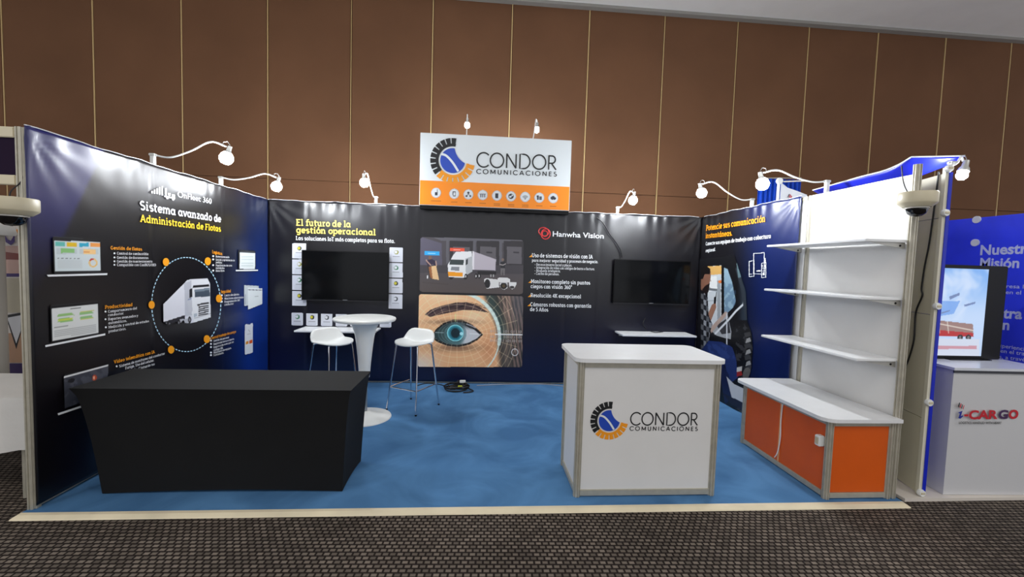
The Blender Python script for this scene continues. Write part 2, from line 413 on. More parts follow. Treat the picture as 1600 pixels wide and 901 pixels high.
def fbm(X, Y, sc, seed=0):
    rs = np.random.RandomState(seed); out = 0
    for o in range(4):
        f = 2**o/sc; p = rs.rand(6)*9
        out = out+(np.sin(X*f*1.3+p[0]+2*np.sin(Y*f*.7+p[1]))*np.sin(Y*f*1.1+p[2]+2*np.sin(X*f*.8+p[3])))/2**o
    return out/2

# ================================================================== HALL
def hall_carpet():
    M = bpy.data.materials.new('hall_woven_carpet'); M.use_nodes = True; nt = M.node_tree; b = nt.nodes['Principled BSDF']
    N = nt.nodes.new; L = nt.links.new
    tc = N('ShaderNodeTexCoord'); mp = N('ShaderNodeMapping'); mp.inputs['Rotation'].default_value = (0, 0, math.radians(2))
    L(tc.outputs['Object'], mp.inputs['Vector'])
    br = N('ShaderNodeTexBrick'); br.inputs['Scale'].default_value = 10; br.inputs['Mortar Size'].default_value = .085
    br.inputs['Mortar Smooth'].default_value = .6; br.inputs['Brick Width'].default_value = .42; br.inputs['Row Height'].default_value = .33
    br.inputs['Color1'].default_value = (*lin((132, 121, 110)), 1); br.inputs['Color2'].default_value = (*lin((94, 86, 78)), 1)
    br.inputs['Mortar'].default_value = (*lin((38, 31, 28)), 1)
    L(mp.outputs[0], br.inputs['Vector'])
    n = N('ShaderNodeTexNoise'); n.inputs['Scale'].default_value = 1.2; n.inputs['Detail'].default_value = 6; L(tc.outputs['Object'], n.inputs['Vector'])
    r = N('ShaderNodeMapRange'); r.inputs[3].default_value = .55; r.inputs[4].default_value = 1.25; L(n.outputs['Fac'], r.inputs[0])
    x = N('ShaderNodeVectorMath'); x.operation = 'SCALE'; L(br.outputs['Color'], x.inputs[0]); L(r.outputs[0], x.inputs['Scale'])
    L(x.outputs[0], b.inputs['Base Color']); b.inputs['Roughness'].default_value = .95; b.inputs['Specular IOR Level'].default_value = .15
    bp = N('ShaderNodeBump'); bp.inputs['Strength'].default_value = .6; bp.inputs['Distance'].default_value = .006
    L(br.outputs['Fac'], bp.inputs['Height']); bp.invert = True; L(bp.outputs[0], b.inputs['Normal'])
    return M
HF = -.02
structure(MB().box(-9, 16, -9, 4.05, HF-.1, HF).build('floor', hall_carpet()))
CEILM = mat('ceiling_paint', (246, 245, 242), .9, noise=.03, nscale=2, bump=.3, bscale=120)
structure(MB().box(-9, 16, -9, 4.05, 5.78, 5.9).build('ceiling', CEILM))
structure(MB().box(-9, 16, 3.80, 3.9, 5.735, 5.779).build('trim_1', mat('ceiling_edge', (150, 146, 140), .8)))
# brown fabric wall: panels with pale joint strips
YW = 3.9
def brown():
    M = mat('brown_wall_fabric', (114, 80, 57), .9, spec=.2, noise=.10, nscale=1.1, bump=.2, bscale=260); return M
hallwall = structure(MB().box(-9, 16, YW+.03, YW+.15, HF, 5.78).build('wall_far', mat('wall_backing', (52, 34, 22), .9)))
STRIP = mat('pale_joint_strip', (206, 174, 120), .6)
seams = [-9.0]
xs = sorted(set([-.44-1.225*k for k in range(1, 7)]+[-.44+1.225*k for k in range(0, 14)]))
zs = [HF, 2.89, 5.78]
pm = {}
for i in range(len(xs)-1):
    for j in range(2):
        a, b_ = xs[i], xs[i+1]
        dy = random.uniform(-.006, .004)
        z0, z1 = zs[j]+.003, zs[j+1]-.003
        o = MB().box(a+.014, b_-.014, YW+dy, YW+.03, z0, z1, .004).build('wall_panel', brown(), hallwall)
for x in xs[1:-1]:
    o = MB().box(x-.007+random.uniform(-.003, .003), x+.007+random.uniform(-.003, .003), YW-.004, YW+.03, HF, 5.78).build('joint_strip', STRIP, hallwall)

# ================================================================== STAND: floor and walls
def blue_carpet():
    M = bpy.data.materials.new('blue_stand_carpet'); M.use_nodes = True; nt = M.node_tree; b = nt.nodes['Principled BSDF']
    N = nt.nodes.new; L = nt.links.new
    tc = N('ShaderNodeTexCoord'); n = N('ShaderNodeTexNoise'); n.inputs['Scale'].default_value = 1.6; n.inputs['Detail'].default_value = 4
    n.inputs['Distortion'].default_value = 1.2
    L(tc.outputs['Object'], n.inputs['Vector'])
    cr = N('ShaderNodeValToRGB'); e = cr.color_ramp.elements
    e[0].position = .35; e[0].color = (*lin((70, 112, 156)), 1); e[1].position = .68; e[1].color = (*lin((90, 138, 186)), 1)
    L(n.outputs['Fac'], cr.inputs[0]); L(cr.outputs[0], b.inputs['Base Color'])
    b.inputs['Roughness'].default_value = .95; b.inputs['Specular IOR Level'].default_value = .1
    n2 = N('ShaderNodeTexNoise'); n2.inputs['Scale'].default_value = 420; L(tc.outputs['Object'], n2.inputs['Vector'])
    bp = N('ShaderNodeBump'); bp.inputs['Strength'].default_value = .5; bp.inputs['Distance'].default_value = .004
    L(n2.outputs['Fac'], bp.inputs['Height']); L(bp.outputs[0], b.inputs['Normal'])
    return M
structure(MB().box(-.05, 6.05, -.035, 3.0, HF-.002, 0).build('floor_stand', blue_carpet()))
TRIM = mat('worn_edge_strip', (228, 216, 186), .5, .1, noise=.12, nscale=3)
t = MB()
prof = [(-.088, HF+.001), (-.084, HF+.008), (-.06, .002), (-.036, .005), (-.036, HF+.001)]
v0 = [t.bm.verts.new((-.045+(0 if k > 1 else -.02), y, z)) for k, (y, z) in enumerate(prof)]
v1 = [t.bm.verts.new((6.035+(0 if k > 1 else .02), y, z)) for k, (y, z) in enumerate(prof)]
for k in range(5): t.bm.faces.new((v0[k], v0[(k+1) % 5], v1[(k+1) % 5], v1[k]))
t.bm.faces.new(v0); t.bm.faces.new(v1[::-1])
structure(t.build('trim_2', TRIM))

H = 2.44
def wall(name, side):
    w = thing(name, {'L': (-.03, 1.5, 0), 'B': (3, 3.03, 0), 'R': (6.03, 1.5, 0)}[side], kind='structure')
    n = 6 if side == 'B' else 3
    for i in range(n):                                  # one panel per metre between grooved posts, rails above and below
        if side == 'B': a = (i+.025, i+.975, 3.022, 3.034)
        else:
            X = -.03 if side == 'L' else 6.03
            a = (X-.006, X+.006, i*1.03+.04, (i+1)*1.03-.01)
        MB().box(*a, .04, H-.035).build('panel', PANEL, w)
        for z0, z1 in ((.002, .042), (H-.04, H)):
            if side == 'B': MB().box(i+.02, i+.98, 3.01, 3.045, z0, z1, .003).build('rail', ALU, w)
            else: MB().box(X-.016, X+.016, i*1.03+.035, (i+1)*1.03-.0, z0, z1, .003).build('rail', ALU, w)
    for i in range(n+1):
        if side == 'B': post(w, min(max(i, .03), 5.97), 3.03, .001, H)
        else: post(w, -.03 if side == 'L' else (6.014 if i == 0 else 6.03), .03+i*1.0 if i < 2 else (1.0*i+.0 if i < 3 else 2.98), .001, H+(.0 if i or side == 'L' else .065), (.031 if side == 'L' else .026) if i == 0 else .022)
    return w
wl = wall('wall_left', 'L'); wb = wall('wall_back', 'B'); wr = wall('wall_right', 'R')

# ================================================================== BANNERS
def banner(name, label, pl, a, b, colfn, res=.025, z0=.025, z1=2.452, wr=1., creases=()):
    """stretched vinyl sheet: grid on the wall face with pull folds from the top corners"""
    root = thing(name, tuple({0: (pl.v, (a+b)/2, 0), 1: ((a+b)/2, pl.v, 0)}[pl.ax]), label, 'banner')
    n = int((b-a)/res); mz = int((z1-z0)/res)
    us = np.linspace(a, b, n+1); zz = np.linspace(z0, z1, mz+1); U, Z = np.meshgrid(us, zz)
    other = 1 if pl.ax == 0 else 0
    P = np.zeros(U.shape+(3,)); P[..., other] = U; P[..., 2] = Z; P[..., pl.ax] = pl.v
    d = .0016*fbm(U, Z, .55, 3)
    for c, sgn in ((a, 1), (b, -1)):                    # fan of folds from each top corner
        dx = np.abs(U-c)+.02; dz = z1-Z+.02
        ang = np.arctan2(dz, dx); rr = np.hypot(dx, dz)
        d = d+wr*.006*np.sin(ang*17+c)*np.exp(-rr/.22)*sm(rr, .02, .12)
    d = d+wr*.0035*np.sin(U*31+2*np.sin(U*7))*np.exp(-(z1-Z)/.12)
    for c in creases: d = d-.004*np.exp(-np.abs(U-c)/.02)-.002*np.sign(U-c)*np.exp(-np.abs(U-c)/.25)
    P = P+pl.n*(np.clip(d, -.008, .008)[..., None]-.004)
    zt = P[-1]; zt[:, 2] += .004*np.sin(us*9)+.003*np.sin(us*23)
    X, Y = project(P)
    me = bpy.data.meshes.new('vinyl_sheet'); idx = np.arange(U.size).reshape(U.shape)
    F4 = np.stack([idx[:-1, :-1].ravel(), idx[:-1, 1:].ravel(), idx[1:, 1:].ravel(), idx[1:, :-1].ravel()], 1)
    if pl.u[other] < 0: F4 = F4[:, ::-1]
    me.from_pydata(P.reshape(-1, 3).tolist(), [], F4.tolist())
    for p in me.polygons: p.use_smooth = True
    setcol(me, colfn(X, Y, U, Z).reshape(-1, 3))
    o = link('vinyl_sheet', me, VINYL, root)
    sl = o.modifiers.new('s', 'SOLIDIFY'); sl.thickness = .002; sl.offset = -1
    MB().tube([tuple(p) for p in (P[-1]+np.array([0, 0, .001]))[::3]], .004, 6).build('hem', mat('pale_hem', (205, 205, 205), .4), root)
    return root
def col_left(X, Y, U, Z):
    c = np.ones(X.shape+(3,))*np.array((15, 12, 16.))
    k = sm(X, 300, 415)*sm(Y, 300, 520)*.95+sm(X, 355, 418)*.35
    c = c+np.clip(k, 0, 1)[..., None]*(np.array((16, 50, 132.))-c)
    dg = sm(-(X-132+(Y-300)*.47), -5, 5)*sm(-Y, -490, -300)            # the blue diagonal by the front post
    c = c+(.85*dg)[..., None]*(np.array((34, 34, 104.))-c)
    low = sm(Y, 600, 720)*sm(X, 60, 150)*.35
    return c+low[..., None]*(np.array((14, 14, 60.))-c)
def col_back(X, Y, U, Z):
    c = np.ones(X.shape+(3,))*np.array((17, 16, 21.))
    k = sm(Y, 440, 590)
    return c+k[..., None]*(np.array((13, 16, 52.))-c)
def col_right(X, Y, U, Z):
    c = np.ones(X.shape+(3,))*np.array((16, 15, 20.))
    k = sm(X, 1135, 1200)
    c = c+k[..., None]*(np.array((14, 30, 84.))-c)
    k2 = sm(Y, 480, 330)*.0
    return c
bl = banner('wall_banner', 'black and blue printed banner with a white truck in a dashed ring, left wall', PL, .005, 2.985, col_left, creases=(1.0, 2.0))
bb = banner('wall_banner', 'black printed banner with a giant human eye picture, back wall', PB, .005, 5.995, col_back, wr=1.9, creases=(.5, 1.5, 2.0, 3.0, 4.03, 4.5))
brt = banner('wall_banner', 'dark blue printed banner picturing a truck driver with a handheld radio', PR, 1.12, 2.985, col_right, wr=1.6)

# ---- left banner print
def para(parent, pl, head, hp, lines, col=INK_W, cap=4.2, hcap=5.5, hm=INK_O):
    text(parent, head, pl, hp[0], hp[1], hcap, hm, 'slab')
    for s, p0, p1, bullet in lines:
        text(parent, s, pl, p0, p1, cap, col, 'slab_light')
        if bullet: flat(parent, pl, circ(p0[0]-4, p0[1]-2+(.0), 1.5, n=10), col, .004, 'bullet')
text(bl, 'OnFleet 360', PL, (277, 307.5), (330, 318.5), 9.5, INK_W, .0)
text(bl, 'Sistema avanzado de', PL, (218, 327.5), (345, 347.5), 14.5, INK_W, 'slab')
text(bl, 'Administración de Flotas', PL, (218, 346.5), (344.5, 362), 12.2, INK_Y, 'slab')
for x, y0, y1 in [(237, 298, 302), (241, 296, 302.5), (245, 294, 303), (249, 292, 304), (253, 291, 305)]: flat(bl, PL, [(x-1.2, y0), (x+1.2, y0), (x+1.2, y1), (x-1.2, y1)], INK_W, .004, 'chart_bar')
for q in ([(256, 305), (273, 308.5), (273, 311), (256, 307.5)], [(257, 294), (260, 294), (260, 305), (257, 304)], [(262, 301), (266, 301.5), (266, 306), (262, 305)], [(268, 303), (272.5, 304), (273, 309), (268, 308)], circ(261, 309, 2), circ(270, 311, 2)): flat(bl, PL, q, INK_W, .004, 'truck_icon_piece')
para(bl, PL, 'Gestión de flotas', ((172, 389.5), (221, 391.5)), [
    ('Control de combustible', (182, 397.5), (231, 398.5), 1), ('Gestión de documentos', (182, 404), (231, 404.5), 1),
    ('Gestión de mantenimiento', (182, 410), (237, 410), 1), ('Compatible con CanBUS/OBD', (182, 415.5), (243, 415.5), 1)])
para(bl, PL, 'Productividad', ((163, 482.5), (206, 478)), [
    ('Comportamiento del', (168, 488.5), (213, 483), 1), ('conductor', (168, 494), (192, 491), 0), ('Reportes avanzados y', (168, 500.5), (215, 494.5), 1),
    ('automáticos.', (168.5, 506.5), (197, 502.5), 0), ('Medición y control de estados', (168.5, 513), (232, 503), 1), ('productivos.', (168.5, 519.5), (196, 515), 0)])
para(bl, PL, 'Video telemática con IA', ((177, 568), (241, 551.5)), [
    ('Sistema de monitoreo del conductor', (185.5, 574), (256.5, 553.5), 1), ('Fatiga. Uso del celular.', (195, 577), (240, 564), 0),
    ('mirada. Cinturón no', (197, 583), (240.5, 570), 0)])
para(bl, PL, 'Logística', ((331, 395.5), (346.5, 398.5)), [
    ('Ruteo avanzado', (336.5, 402), (357.5, 403), 1), ('Gestión y optimización de', (336.5, 407), (366, 408), 1), ('pedidos', (336.5, 411), (346, 411.5), 0),
    ('Planificación de rutas', (336.5, 416), (362, 416), 1), ('multidestino', (336.5, 420), (350, 420), 0), ('Rutas libres', (336.5, 424.5), (350, 424), 1)], cap=3.2, hcap=5)
para(bl, PL, 'Seguridad', ((344.5, 458), (360, 456.5)), [
    ('Centro de alertas', (350, 463), (373, 461), 1), ('Monitoreo electrónico', (350, 468), (380, 465.5), 1), ('Programación del', (350, 473), (374, 470), 1),
    ('conductor', (350, 477.5), (364, 475.5), 0)], cap=3.4, hcap=5)
para(bl, PL, 'Control trabajo de campo', ((328, 530.5), (368, 519.5)), [
    ('Gestión del personal', (333, 534), (357, 528), 1), ('Registro de visitas a clientes', (333, 539), (365, 530.5), 1), ('Registro de rutas por un', (333, 544), (364.5, 535), 1),
    ('código QR.', (333, 548.5), (348, 544.5), 0), ('Monitoreo de equipos.', (333, 552.5), (361, 544.5), 1), ('Formularios.', (333, 556.5), (349, 552), 1)], cap=3.3, hcap=4.6)
# dashed ring and orange dots
RC, RRX, RRY = (290.5, 475.5), 54., 73.5
nd = 72
for k in range(nd):
    a0 = 2*math.pi*k/nd; a1 = a0+2*math.pi/nd*.62
    q = [(RC[0]+(RRX+e)*math.cos(a), RC[1]+(RRY+e)*math.sin(a)) for a, e in ((a0, -.75), (a1, -.75), (a1, .75), (a0, .75))]
    flat(bl, PL, q, INK_C, .003, 'ring_dash')
for x, y in ((258.5, 409), (324, 408), (236, 476), (341.5, 466), (322.5, 529.5), (266.5, 546)):
    flat(bl, PL, circ(x, y, 4.9, 6.2), INK_O, .005, 'ring_dot')
# laptops
def laptop(cx, q, base, screen):
    c = Canvas(PL, min(p[0] for p in q)-3, min(p[1] for p in q)-4, max(p[0] for p in q)+3, max(p[1] for p in q)+3, .006, (60, 60, 64))
    c.rounded(q, 3); w = [np.array(p, float) for p in q]; mid = sum(w)/4
    c.poly([mid+(p-mid)*.985 for p in w], (10, 10, 12)); screen(c); c.build('laptop_picture', bl, .0035)
    flat(bl, PL, base, INK_W, .0045, 'laptop_base_picture')
def quadmap(q):
    q = [np.array(p, float) for p in q]
    return lambda s, t: tuple((q[0]*(1-s)+q[1]*s)*(1-t)+(q[3]*(1-s)+q[2]*s)*t)
def scr1(c):
    m_ = quadmap([(84, 375.5), (155, 378), (156.5, 423), (85.5, 424)])
    R = lambda s0, t0, s1, t1, col: c.poly([m_(s0, t0), m_(s1, t0), m_(s1, t1), m_(s0, t1)], col)
    R(0, 0, 1, 1, (212, 222, 224))
    for s0, col in ((.02, (100, 190, 178)), (.28, (232, 190, 30)), (.54, (50, 170, 200)), (.79, (244, 160, 80))): R(s0, .04, s0+.22, .18, col)
    R(.03, .24, .5, .43, (196, 206, 208)); R(.13, .24, .44, .4, (140, 196, 120)); R(.55, .24, .97, .43, (200, 208, 208)); R(.64, .25, .9, .42, (250, 206, 140)); R(.64, .33, .78, .37, (230, 140, 60))
    for k in range(6): R(.05+.09*k, .57, .1+.09*k, .585, (110, 116, 120))
    R(.05, .62, .6, .9, (204, 212, 214))
    p = m_(.84, .72); c.ell(*p, 7, 7, (236, 196, 120)); c.poly([p, (p[0]-7, p[1]-4), (p[0]-2, p[1]-7.5), (p[0]+1, p[1]-7)], (200, 60, 40)); c.ell(*p, 4.4, 4.4, (214, 220, 220))
laptop(None, [(80.5, 369), (158, 373.5), (159, 426), (82.5, 427.5)], [(72, 429), (167, 426.5), (166.5, 429.5), (74, 432)], scr1)
def scr2(c):
    m_ = quadmap([(79.5, 482), (152, 474), (153, 519), (81.5, 532)])
    R = lambda s0, t0, s1, t1, col: c.poly([m_(s0, t0), m_(s1, t0), m_(s1, t1), m_(s0, t1)], col)
    R(0, 0, 1, 1, (222, 224, 222))
    R(.4, .05, .64, .1, (70, 76, 76))
    for k in range(9):
        R(.12+.02*random.random(), .2+.033*k, .42+.08*random.random(), .222+.033*k, (150, 196, 120) if k not in (5, 6) else (206, 220, 90))
        R(.6+.03*random.random(), .2+.033*k, .86+.08*random.random(), .222+.033*k, (150, 196, 130) if k % 4 else (210, 206, 110))
    R(.04, .6, .35, .615, (130, 132, 130))
    for k in range(5): R(.04, .7+.06*k, .96, .725+.06*k, (176, 178, 178))
laptop(None, [(76.5, 477), (154.5, 469.5), (156, 521), (78.5, 536)], [(69.5, 539), (163.5, 520.5), (163.5, 523.5), (70, 542)], scr2)
def scr3(c):
    c.poly([(99, 589), (168, 570), (168, 610), (101, 638)], (60, 62, 72)); c.mix(.5*(fbm(c.X, c.Y, 9, 5) > .1)*c.inside([(99, 592), (168, 573), (168, 610), (101, 638)]), (92, 94, 104))
    c.poly([(99, 588), (168, 569), (168, 572), (99, 591)], (225, 226, 228)); c.ell(147, 590, 3.4, 4.5, (190, 80, 50)); c.ell(111, 594, 6, 3.4, (30, 30, 36), 1, -.4); c.ell(146, 590, 1.6, 2.2, (240, 190, 160))
laptop(None, [(97.5, 586), (170, 566), (170, 612), (99, 640)], [(89, 645.5), (139, 629), (139, 632), (90, 648.5)], scr3)
def scr4(c):
    c.poly([(374, 393), (398, 394), (398, 420), (374, 420)], (220, 226, 226)); c.poly([(374, 391.5), (398, 392.5), (398, 395), (374, 394)], (60, 64, 70))
    for y in (401, 405, 411, 415): c.line([(377, y), (395, y)], .8, (150, 170, 170))
laptop(None, [(371.5, 389.5), (399, 391), (399.5, 421), (371.5, 421)], [(367.5, 421.5), (402.5, 421), (402.5, 423), (368, 423.5)], scr4)
# two document sheets, a phone
c = Canvas(PL, 379, 443, 411, 487, .006); c.poly([(381, 445), (404, 446), (404, 476), (381, 478)], (200, 208, 212), mask=True); c.poly([(387, 449), (409.5, 450), (409.5, 475), (387, 484)], (226, 232, 234), mask=True)
c.poly([(387, 452), (409.5, 452.6), (409.5, 453.6), (387, 453)], (40, 44, 60)); c.line([(398, 463), (403, 462.5)], .8, (130, 136, 140)); c.line([(383, 460), (383, 475)], .8, (120, 128, 140)); c.build('document_picture', bl)
c = Canvas(PL, 380, 501, 397, 556, .006, (226, 230, 236)); c.rounded([(382, 506.5), (395, 504), (395, 551), (382, 554.5)], 2)
c.poly([(386, 505), (391, 504), (391, 506.5), (386, 507)], (30, 60, 120)); c.poly([(383.5, 533.5), (388, 532), (388, 537), (383.5, 538)], (230, 150, 40)); c.poly([(389, 532), (394, 530.5), (394, 535.5), (389, 536.8)], (226, 90, 30))
c.line([(388, 515), (390, 518)], .8, (150, 154, 160)); c.line([(386, 522), (391, 521)], .8, (160, 164, 170)); c.build('phone_picture', bl)
# the white truck
c = Canvas(PL, 250, 430, 334, 512, .006, (214, 216, 224))
trk = [(253.5, 475), (287, 441.5), (291, 437), (297, 435.5), (324, 434.5), (328, 443), (328.5, 488), (329, 496), (301, 504.5), (296, 505), (288, 505), (286, 500), (279, 507), (274, 503), (262, 508), (257, 505), (254, 502.5)]
c.shape(trk)
c.poly([(253.5, 475), (287, 441.5), (288, 492), (254, 503)], (222, 222, 230)); c.poly([(287, 441.5), (299, 438), (300, 492), (288, 494)], (190, 192, 202))
c.poly([(298, 437), (326, 436), (328.5, 490), (328, 496), (302, 503), (299, 490)], (226, 228, 232))
c.poly([(301, 446), (325, 443.5), (327, 447.5), (300, 450)], (30, 32, 36)); c.poly([(303, 452), (326.5, 449.5), (327.5, 462.5), (304, 464.5)], (70, 82, 96)); c.poly([(303, 452), (326.5, 449.5), (326.5, 453), (303, 456)], (120, 134, 146))
c.poly([(307, 475), (325, 471.5), (326, 474), (308, 477.5)], (40, 42, 46))
for k in range(5): c.poly([(309, 479+3.2*k), (325, 475.8+3.2*k), (325, 477.6+3.2*k), (309.5, 481+3.2*k)], (36, 38, 42))
c.poly([(295, 452), (299.5, 450), (300, 464), (295.5, 465)], (36, 38, 44)); c.poly([(292, 470), (299, 469), (300, 486), (294, 488)], (196, 198, 206))
c.poly([(254, 503), (288, 492), (288, 505), (254, 509)], (34, 32, 40)); c.poly([(280, 499), (293, 497), (293, 506), (280, 506)], (180, 182, 190))
for x, y in ((259, 506), (264, 506), (278.5, 504), (295.5, 499.5)): c.ell(x, y, 2.6, 5.5 if x > 270 else 4, (20, 20, 22)); c.ell(x, y, 1.1, 2.4, (130, 130, 136))
c.line([(303, 497), (328.5, 489.5)], 1.0, (150, 152, 156)); c.poly([(302, 490), (307, 489), (307, 494), (302, 495.5)], (176, 186, 196)); c.line([(293, 468), (298, 466)], .9, (40, 70, 140))
c.build('truck_picture', bl, .005)

# ---- back banner print
text(bb, 'El futuro de la', PB, (463, 352.3), (548, 355.2), 10.2, mat('pale_yellow_ink', (253, 226, 104), .4), 'slab')
text(bb, 'gestión operacional', PB, (463, 363.8), (587, 367.6), 10., mat('pale_yellow_ink', (253, 226, 104), .4), 'slab')
text(bb, 'Las soluciones IoT más completas para su flota.', PB, (462.5, 374.8), (617, 379.6), 6.4, INK_W, 'slab')
def card(x0, y0, x1, y1, k):
    c = Canvas(PB, x0, y0, x1, y1, .006, (214, 217, 226)); c.rounded([(x0, y0), (x1, y0+.4), (x1, y1+.4), (x0, y1)], 1.6)
    mx = (x0+x1)/2; my = y0+(y1-y0)*.34
    cols = [(60, 66, 72), (150, 150, 60), (50, 120, 80), (40, 44, 52)]
    c.ell(mx+.5, my, 3.4, 3.4, cols[k % 4]); c.ell(mx-.4, my-.3, 2.2, 2.2, (224, 226, 232) if k % 3 else (205, 196, 60))
    c.line([(mx-5, my+6.6), (mx+5, my+6.8)], 1., (110, 112, 122))
    for j in range(3): c.line([(mx-7, my+9+2*j), (mx+6, my+9.2+2*j)], .6, (176, 178, 188))
    c.build('printed_card', bb)
for k in range(4): card(456, 379.5+24.8*k, 479, 404+24.6*k, k); card(608+(-.4*k), 386+24.3*k, 630-.3*k, 409.5+24.3*k, k+1)
for k in range(7): card(455+22.75*k+(.8*k*.3), 488+.65*k, 474+22.75*k+(.8*k*.3), 508+.5*k, k+2)
# warehouse picture
c = Canvas(PB, 654, 367, 822, 462, .0055, (74, 70, 74)); c.rounded([(656.5, 369.5), (818.5, 374.5), (817.5, 460), (655, 456)], 6)
c.mix(.75*sm(c.Y, 415, 455), (84, 74, 70))
c.poly([(655, 369), (690, 380), (691, 416), (655, 416)], (88, 84, 98)); c.poly([(672, 369), (820, 375), (820, 380), (690, 376)], (92, 90, 96))
for x in (697, 739, 780): c.poly([(x, 374), (x+4.5, 374), (x+4.5, 412), (x, 412)], (92, 90, 96))
for a, b_ in ((703, 739), (745, 780), (787, 820)):
    c.poly([(a, 376), (b_, 376.5), (b_, 415), (a, 415)], (52, 49, 52)); c.poly([(a+5, 385), (b_-5, 386), (b_-5, 412), (a+5, 412)], (92, 88, 92)); c.line([(a+16, 394), (a+23, 394.5)], 2.4, (52, 50, 54))
c.poly([(655, 414), (820, 414), (820, 428), (655, 426)], (66, 62, 66))
c.poly([(738, 392), (775, 405), (774, 422.5), (738, 421)], (178, 170, 178)); c.poly([(738, 392), (741, 393), (741, 421), (738, 421)], (214, 210, 214))
c.poly([(746, 423), (775, 424), (775, 429), (746, 429)], (36, 34, 36))
c.poly([(709, 397), (713, 393), (737, 392.5), (738, 404), (738, 424), (729, 427), (726, 434), (701, 432.5), (699.5, 414)], (222, 222, 222)); c.poly([(727, 404), (738, 400), (738, 424), (728, 430)], (176, 178, 180))
c.poly([(704, 405), (725, 405.5), (724, 414), (702, 413)], (58, 66, 66)); c.poly([(728, 406), (731, 404), (731, 412), (728, 414)], (50, 56, 58)); c.poly([(705, 416.5), (718, 417), (717.5, 423), (704.5, 422)], (130, 132, 136)); c.poly([(700, 424.5), (723, 425.5), (723, 432), (700.5, 431)], (232, 150, 30))
for x in (705, 727): c.ell(x, 434.5, 3, 1.6, (30, 28, 30))
for x, y in ((728, 431.5), (744, 431), (749, 431)): c.ell(x, y, 2.4, 4, (28, 26, 28)); c.ell(x-.4, y, 1., 2, (190, 186, 186))
for x in (767, 771): c.line([(x, 429), (x, 432)], 1.2, (220, 218, 216))
c.poly([(703.5, 387), (726, 387.8), (726, 392.6), (703.5, 392)], (226, 84, 58)); c.line([(709, 390), (719, 390.3)], 1, (250, 200, 190))
c.poly([(663.5, 392), (687, 392.7), (687, 399), (663.5, 398.3)], (48, 160, 220)); c.line([(669, 395.5), (680, 395.8)], 1, (210, 235, 250))
c.ell(672, 402.4, 2.6, 3, (120, 92, 76)); c.poly([(667, 406), (675, 404.5), (681, 407.5), (682, 416), (678, 416), (677, 412), (669, 416), (666, 410)], (50, 42, 62)); c.line([(666, 406), (668, 409), (673, 414)], 1.8, (196, 160, 140)); c.line([(681, 408), (682, 415)], 1.6, (196, 160, 140))
c.poly([(670, 417), (674.5, 415.5), (676, 435.5), (672, 433)], (150, 96, 60)); c.poly([(674, 415.5), (681.5, 415), (686, 437), (676, 435.5)], (216, 180, 134)); c.ell(668, 432.5, 1.2, 2.6, (220, 220, 220)); c.line([(668, 414), (672, 433)], 1.2, (60, 46, 40))
c.ell(785.5, 405.5, 2, 2.4, (120, 100, 90)); c.poly([(782, 409), (789, 409), (789, 419), (782, 419)], (40, 40, 44)); c.poly([(782, 419), (789, 419), (788.5, 430), (786.5, 430), (785.5, 422), (784, 430), (782.3, 430)], (104, 100, 100)); c.line([(781, 413), (786, 414), (790, 412)], 1.4, (180, 170, 165))
c.line([(660, 441), (700, 444)], 1., (70, 62, 58)); c.c = np.clip(c.c*1.1, 0, 255); c.build('warehouse_picture', bb)
# three surveillance cameras printed over the warehouse picture
c = Canvas(PB, 754, 432, 808, 455, .005, (232, 232, 230))
for q in ([(756, 435.5), (760, 434), (776, 436), (780, 437), (780, 449), (764, 450.8), (760, 451), (757, 445)], [(777, 434.5), (780, 433.2), (793, 433.5), (797.5, 436), (797, 441), (793, 441), (793, 450), (788, 452.8), (784, 451.5), (781, 448), (780, 440), (777, 439)], [(795, 440), (807, 440.5), (807, 444.5), (804.5, 449.5), (800, 452.5), (796, 449), (795, 445)]): c.poly(q, (232, 230, 228), mask=True)
c.ell(761.5, 443, 4.6, 7, (40, 38, 40)); c.ell(787, 446.5, 5.4, 5, (38, 34, 32)); c.ell(787, 446.5, 2.5, 2.4, (86, 70, 44)); c.ell(800, 448.5, 3.6, 2.2, (64, 60, 60)); c.line([(781, 441.5), (792, 442)], .9, (150, 150, 150)); c.build('camera_picture', bb, .005)
# eye picture
c = Canvas(PB, 651, 456, 819, 578, .0055, (222, 172, 128)); c.rounded([(654.5, 459), (818, 462.5), (816, 573.5), (652.5, 573)], 4)
X, Y = c.X, c.Y; n1 = fbm(X, Y, 9, 11); n2 = fbm(X*3, Y*.6, 6, 12)
c.mix(.45*sm(-X, -715, -660)*sm(Y, 545, 480)+.12*n1, (236, 196, 156)); c.mix(.8*sm(Y, 540, 572)*sm(-X, -700, -655), (226, 214, 202)); c.mix(.5*np.exp(-((X-700)/30)**2-((Y-464)/9)**2), (236, 216, 186))
c.mix(.55*np.exp(-((X-742)/22)**2-((Y-494)/12)**2), (236, 212, 176)); c.mix(.5*np.exp(-((X-765)/14)**2-((Y-545)/25)**2), (190, 122, 84))
hb = 757+20*sm(Y, 455, 520)+4*sm(Y, 520, 574)
c.mix(.95*sm(X-hb, -6, 6), (44, 46, 46)); c.mix(.75*sm(X-hb, 14, 26)*(.5+.5*np.sin((X-(Y-459)*.18)*1.1+n2*2)), (150, 122, 112)); c.mix(.5*sm(X, 795, 805)*sm(-Y, -540, -470), (86, 88, 96)); c.mix(.45*np.exp(-((X-792)/7)**2)*(.6+.4*n2), (206, 170, 148)); c.mix(.4*sm(X-hb, -2, 6)*sm(-(X-hb), -20, -8)*(Y < 530), (60, 96, 92))
brow = [(664, 491), (672, 484), (690, 477.5), (712, 472.5), (730, 472), (746, 477), (764, 488), (756, 487), (742, 484.5), (724, 484), (704, 488), (684, 492), (672, 495)]
c.poly(brow, (52, 38, 44), .88); rs = np.random.RandomState(3)
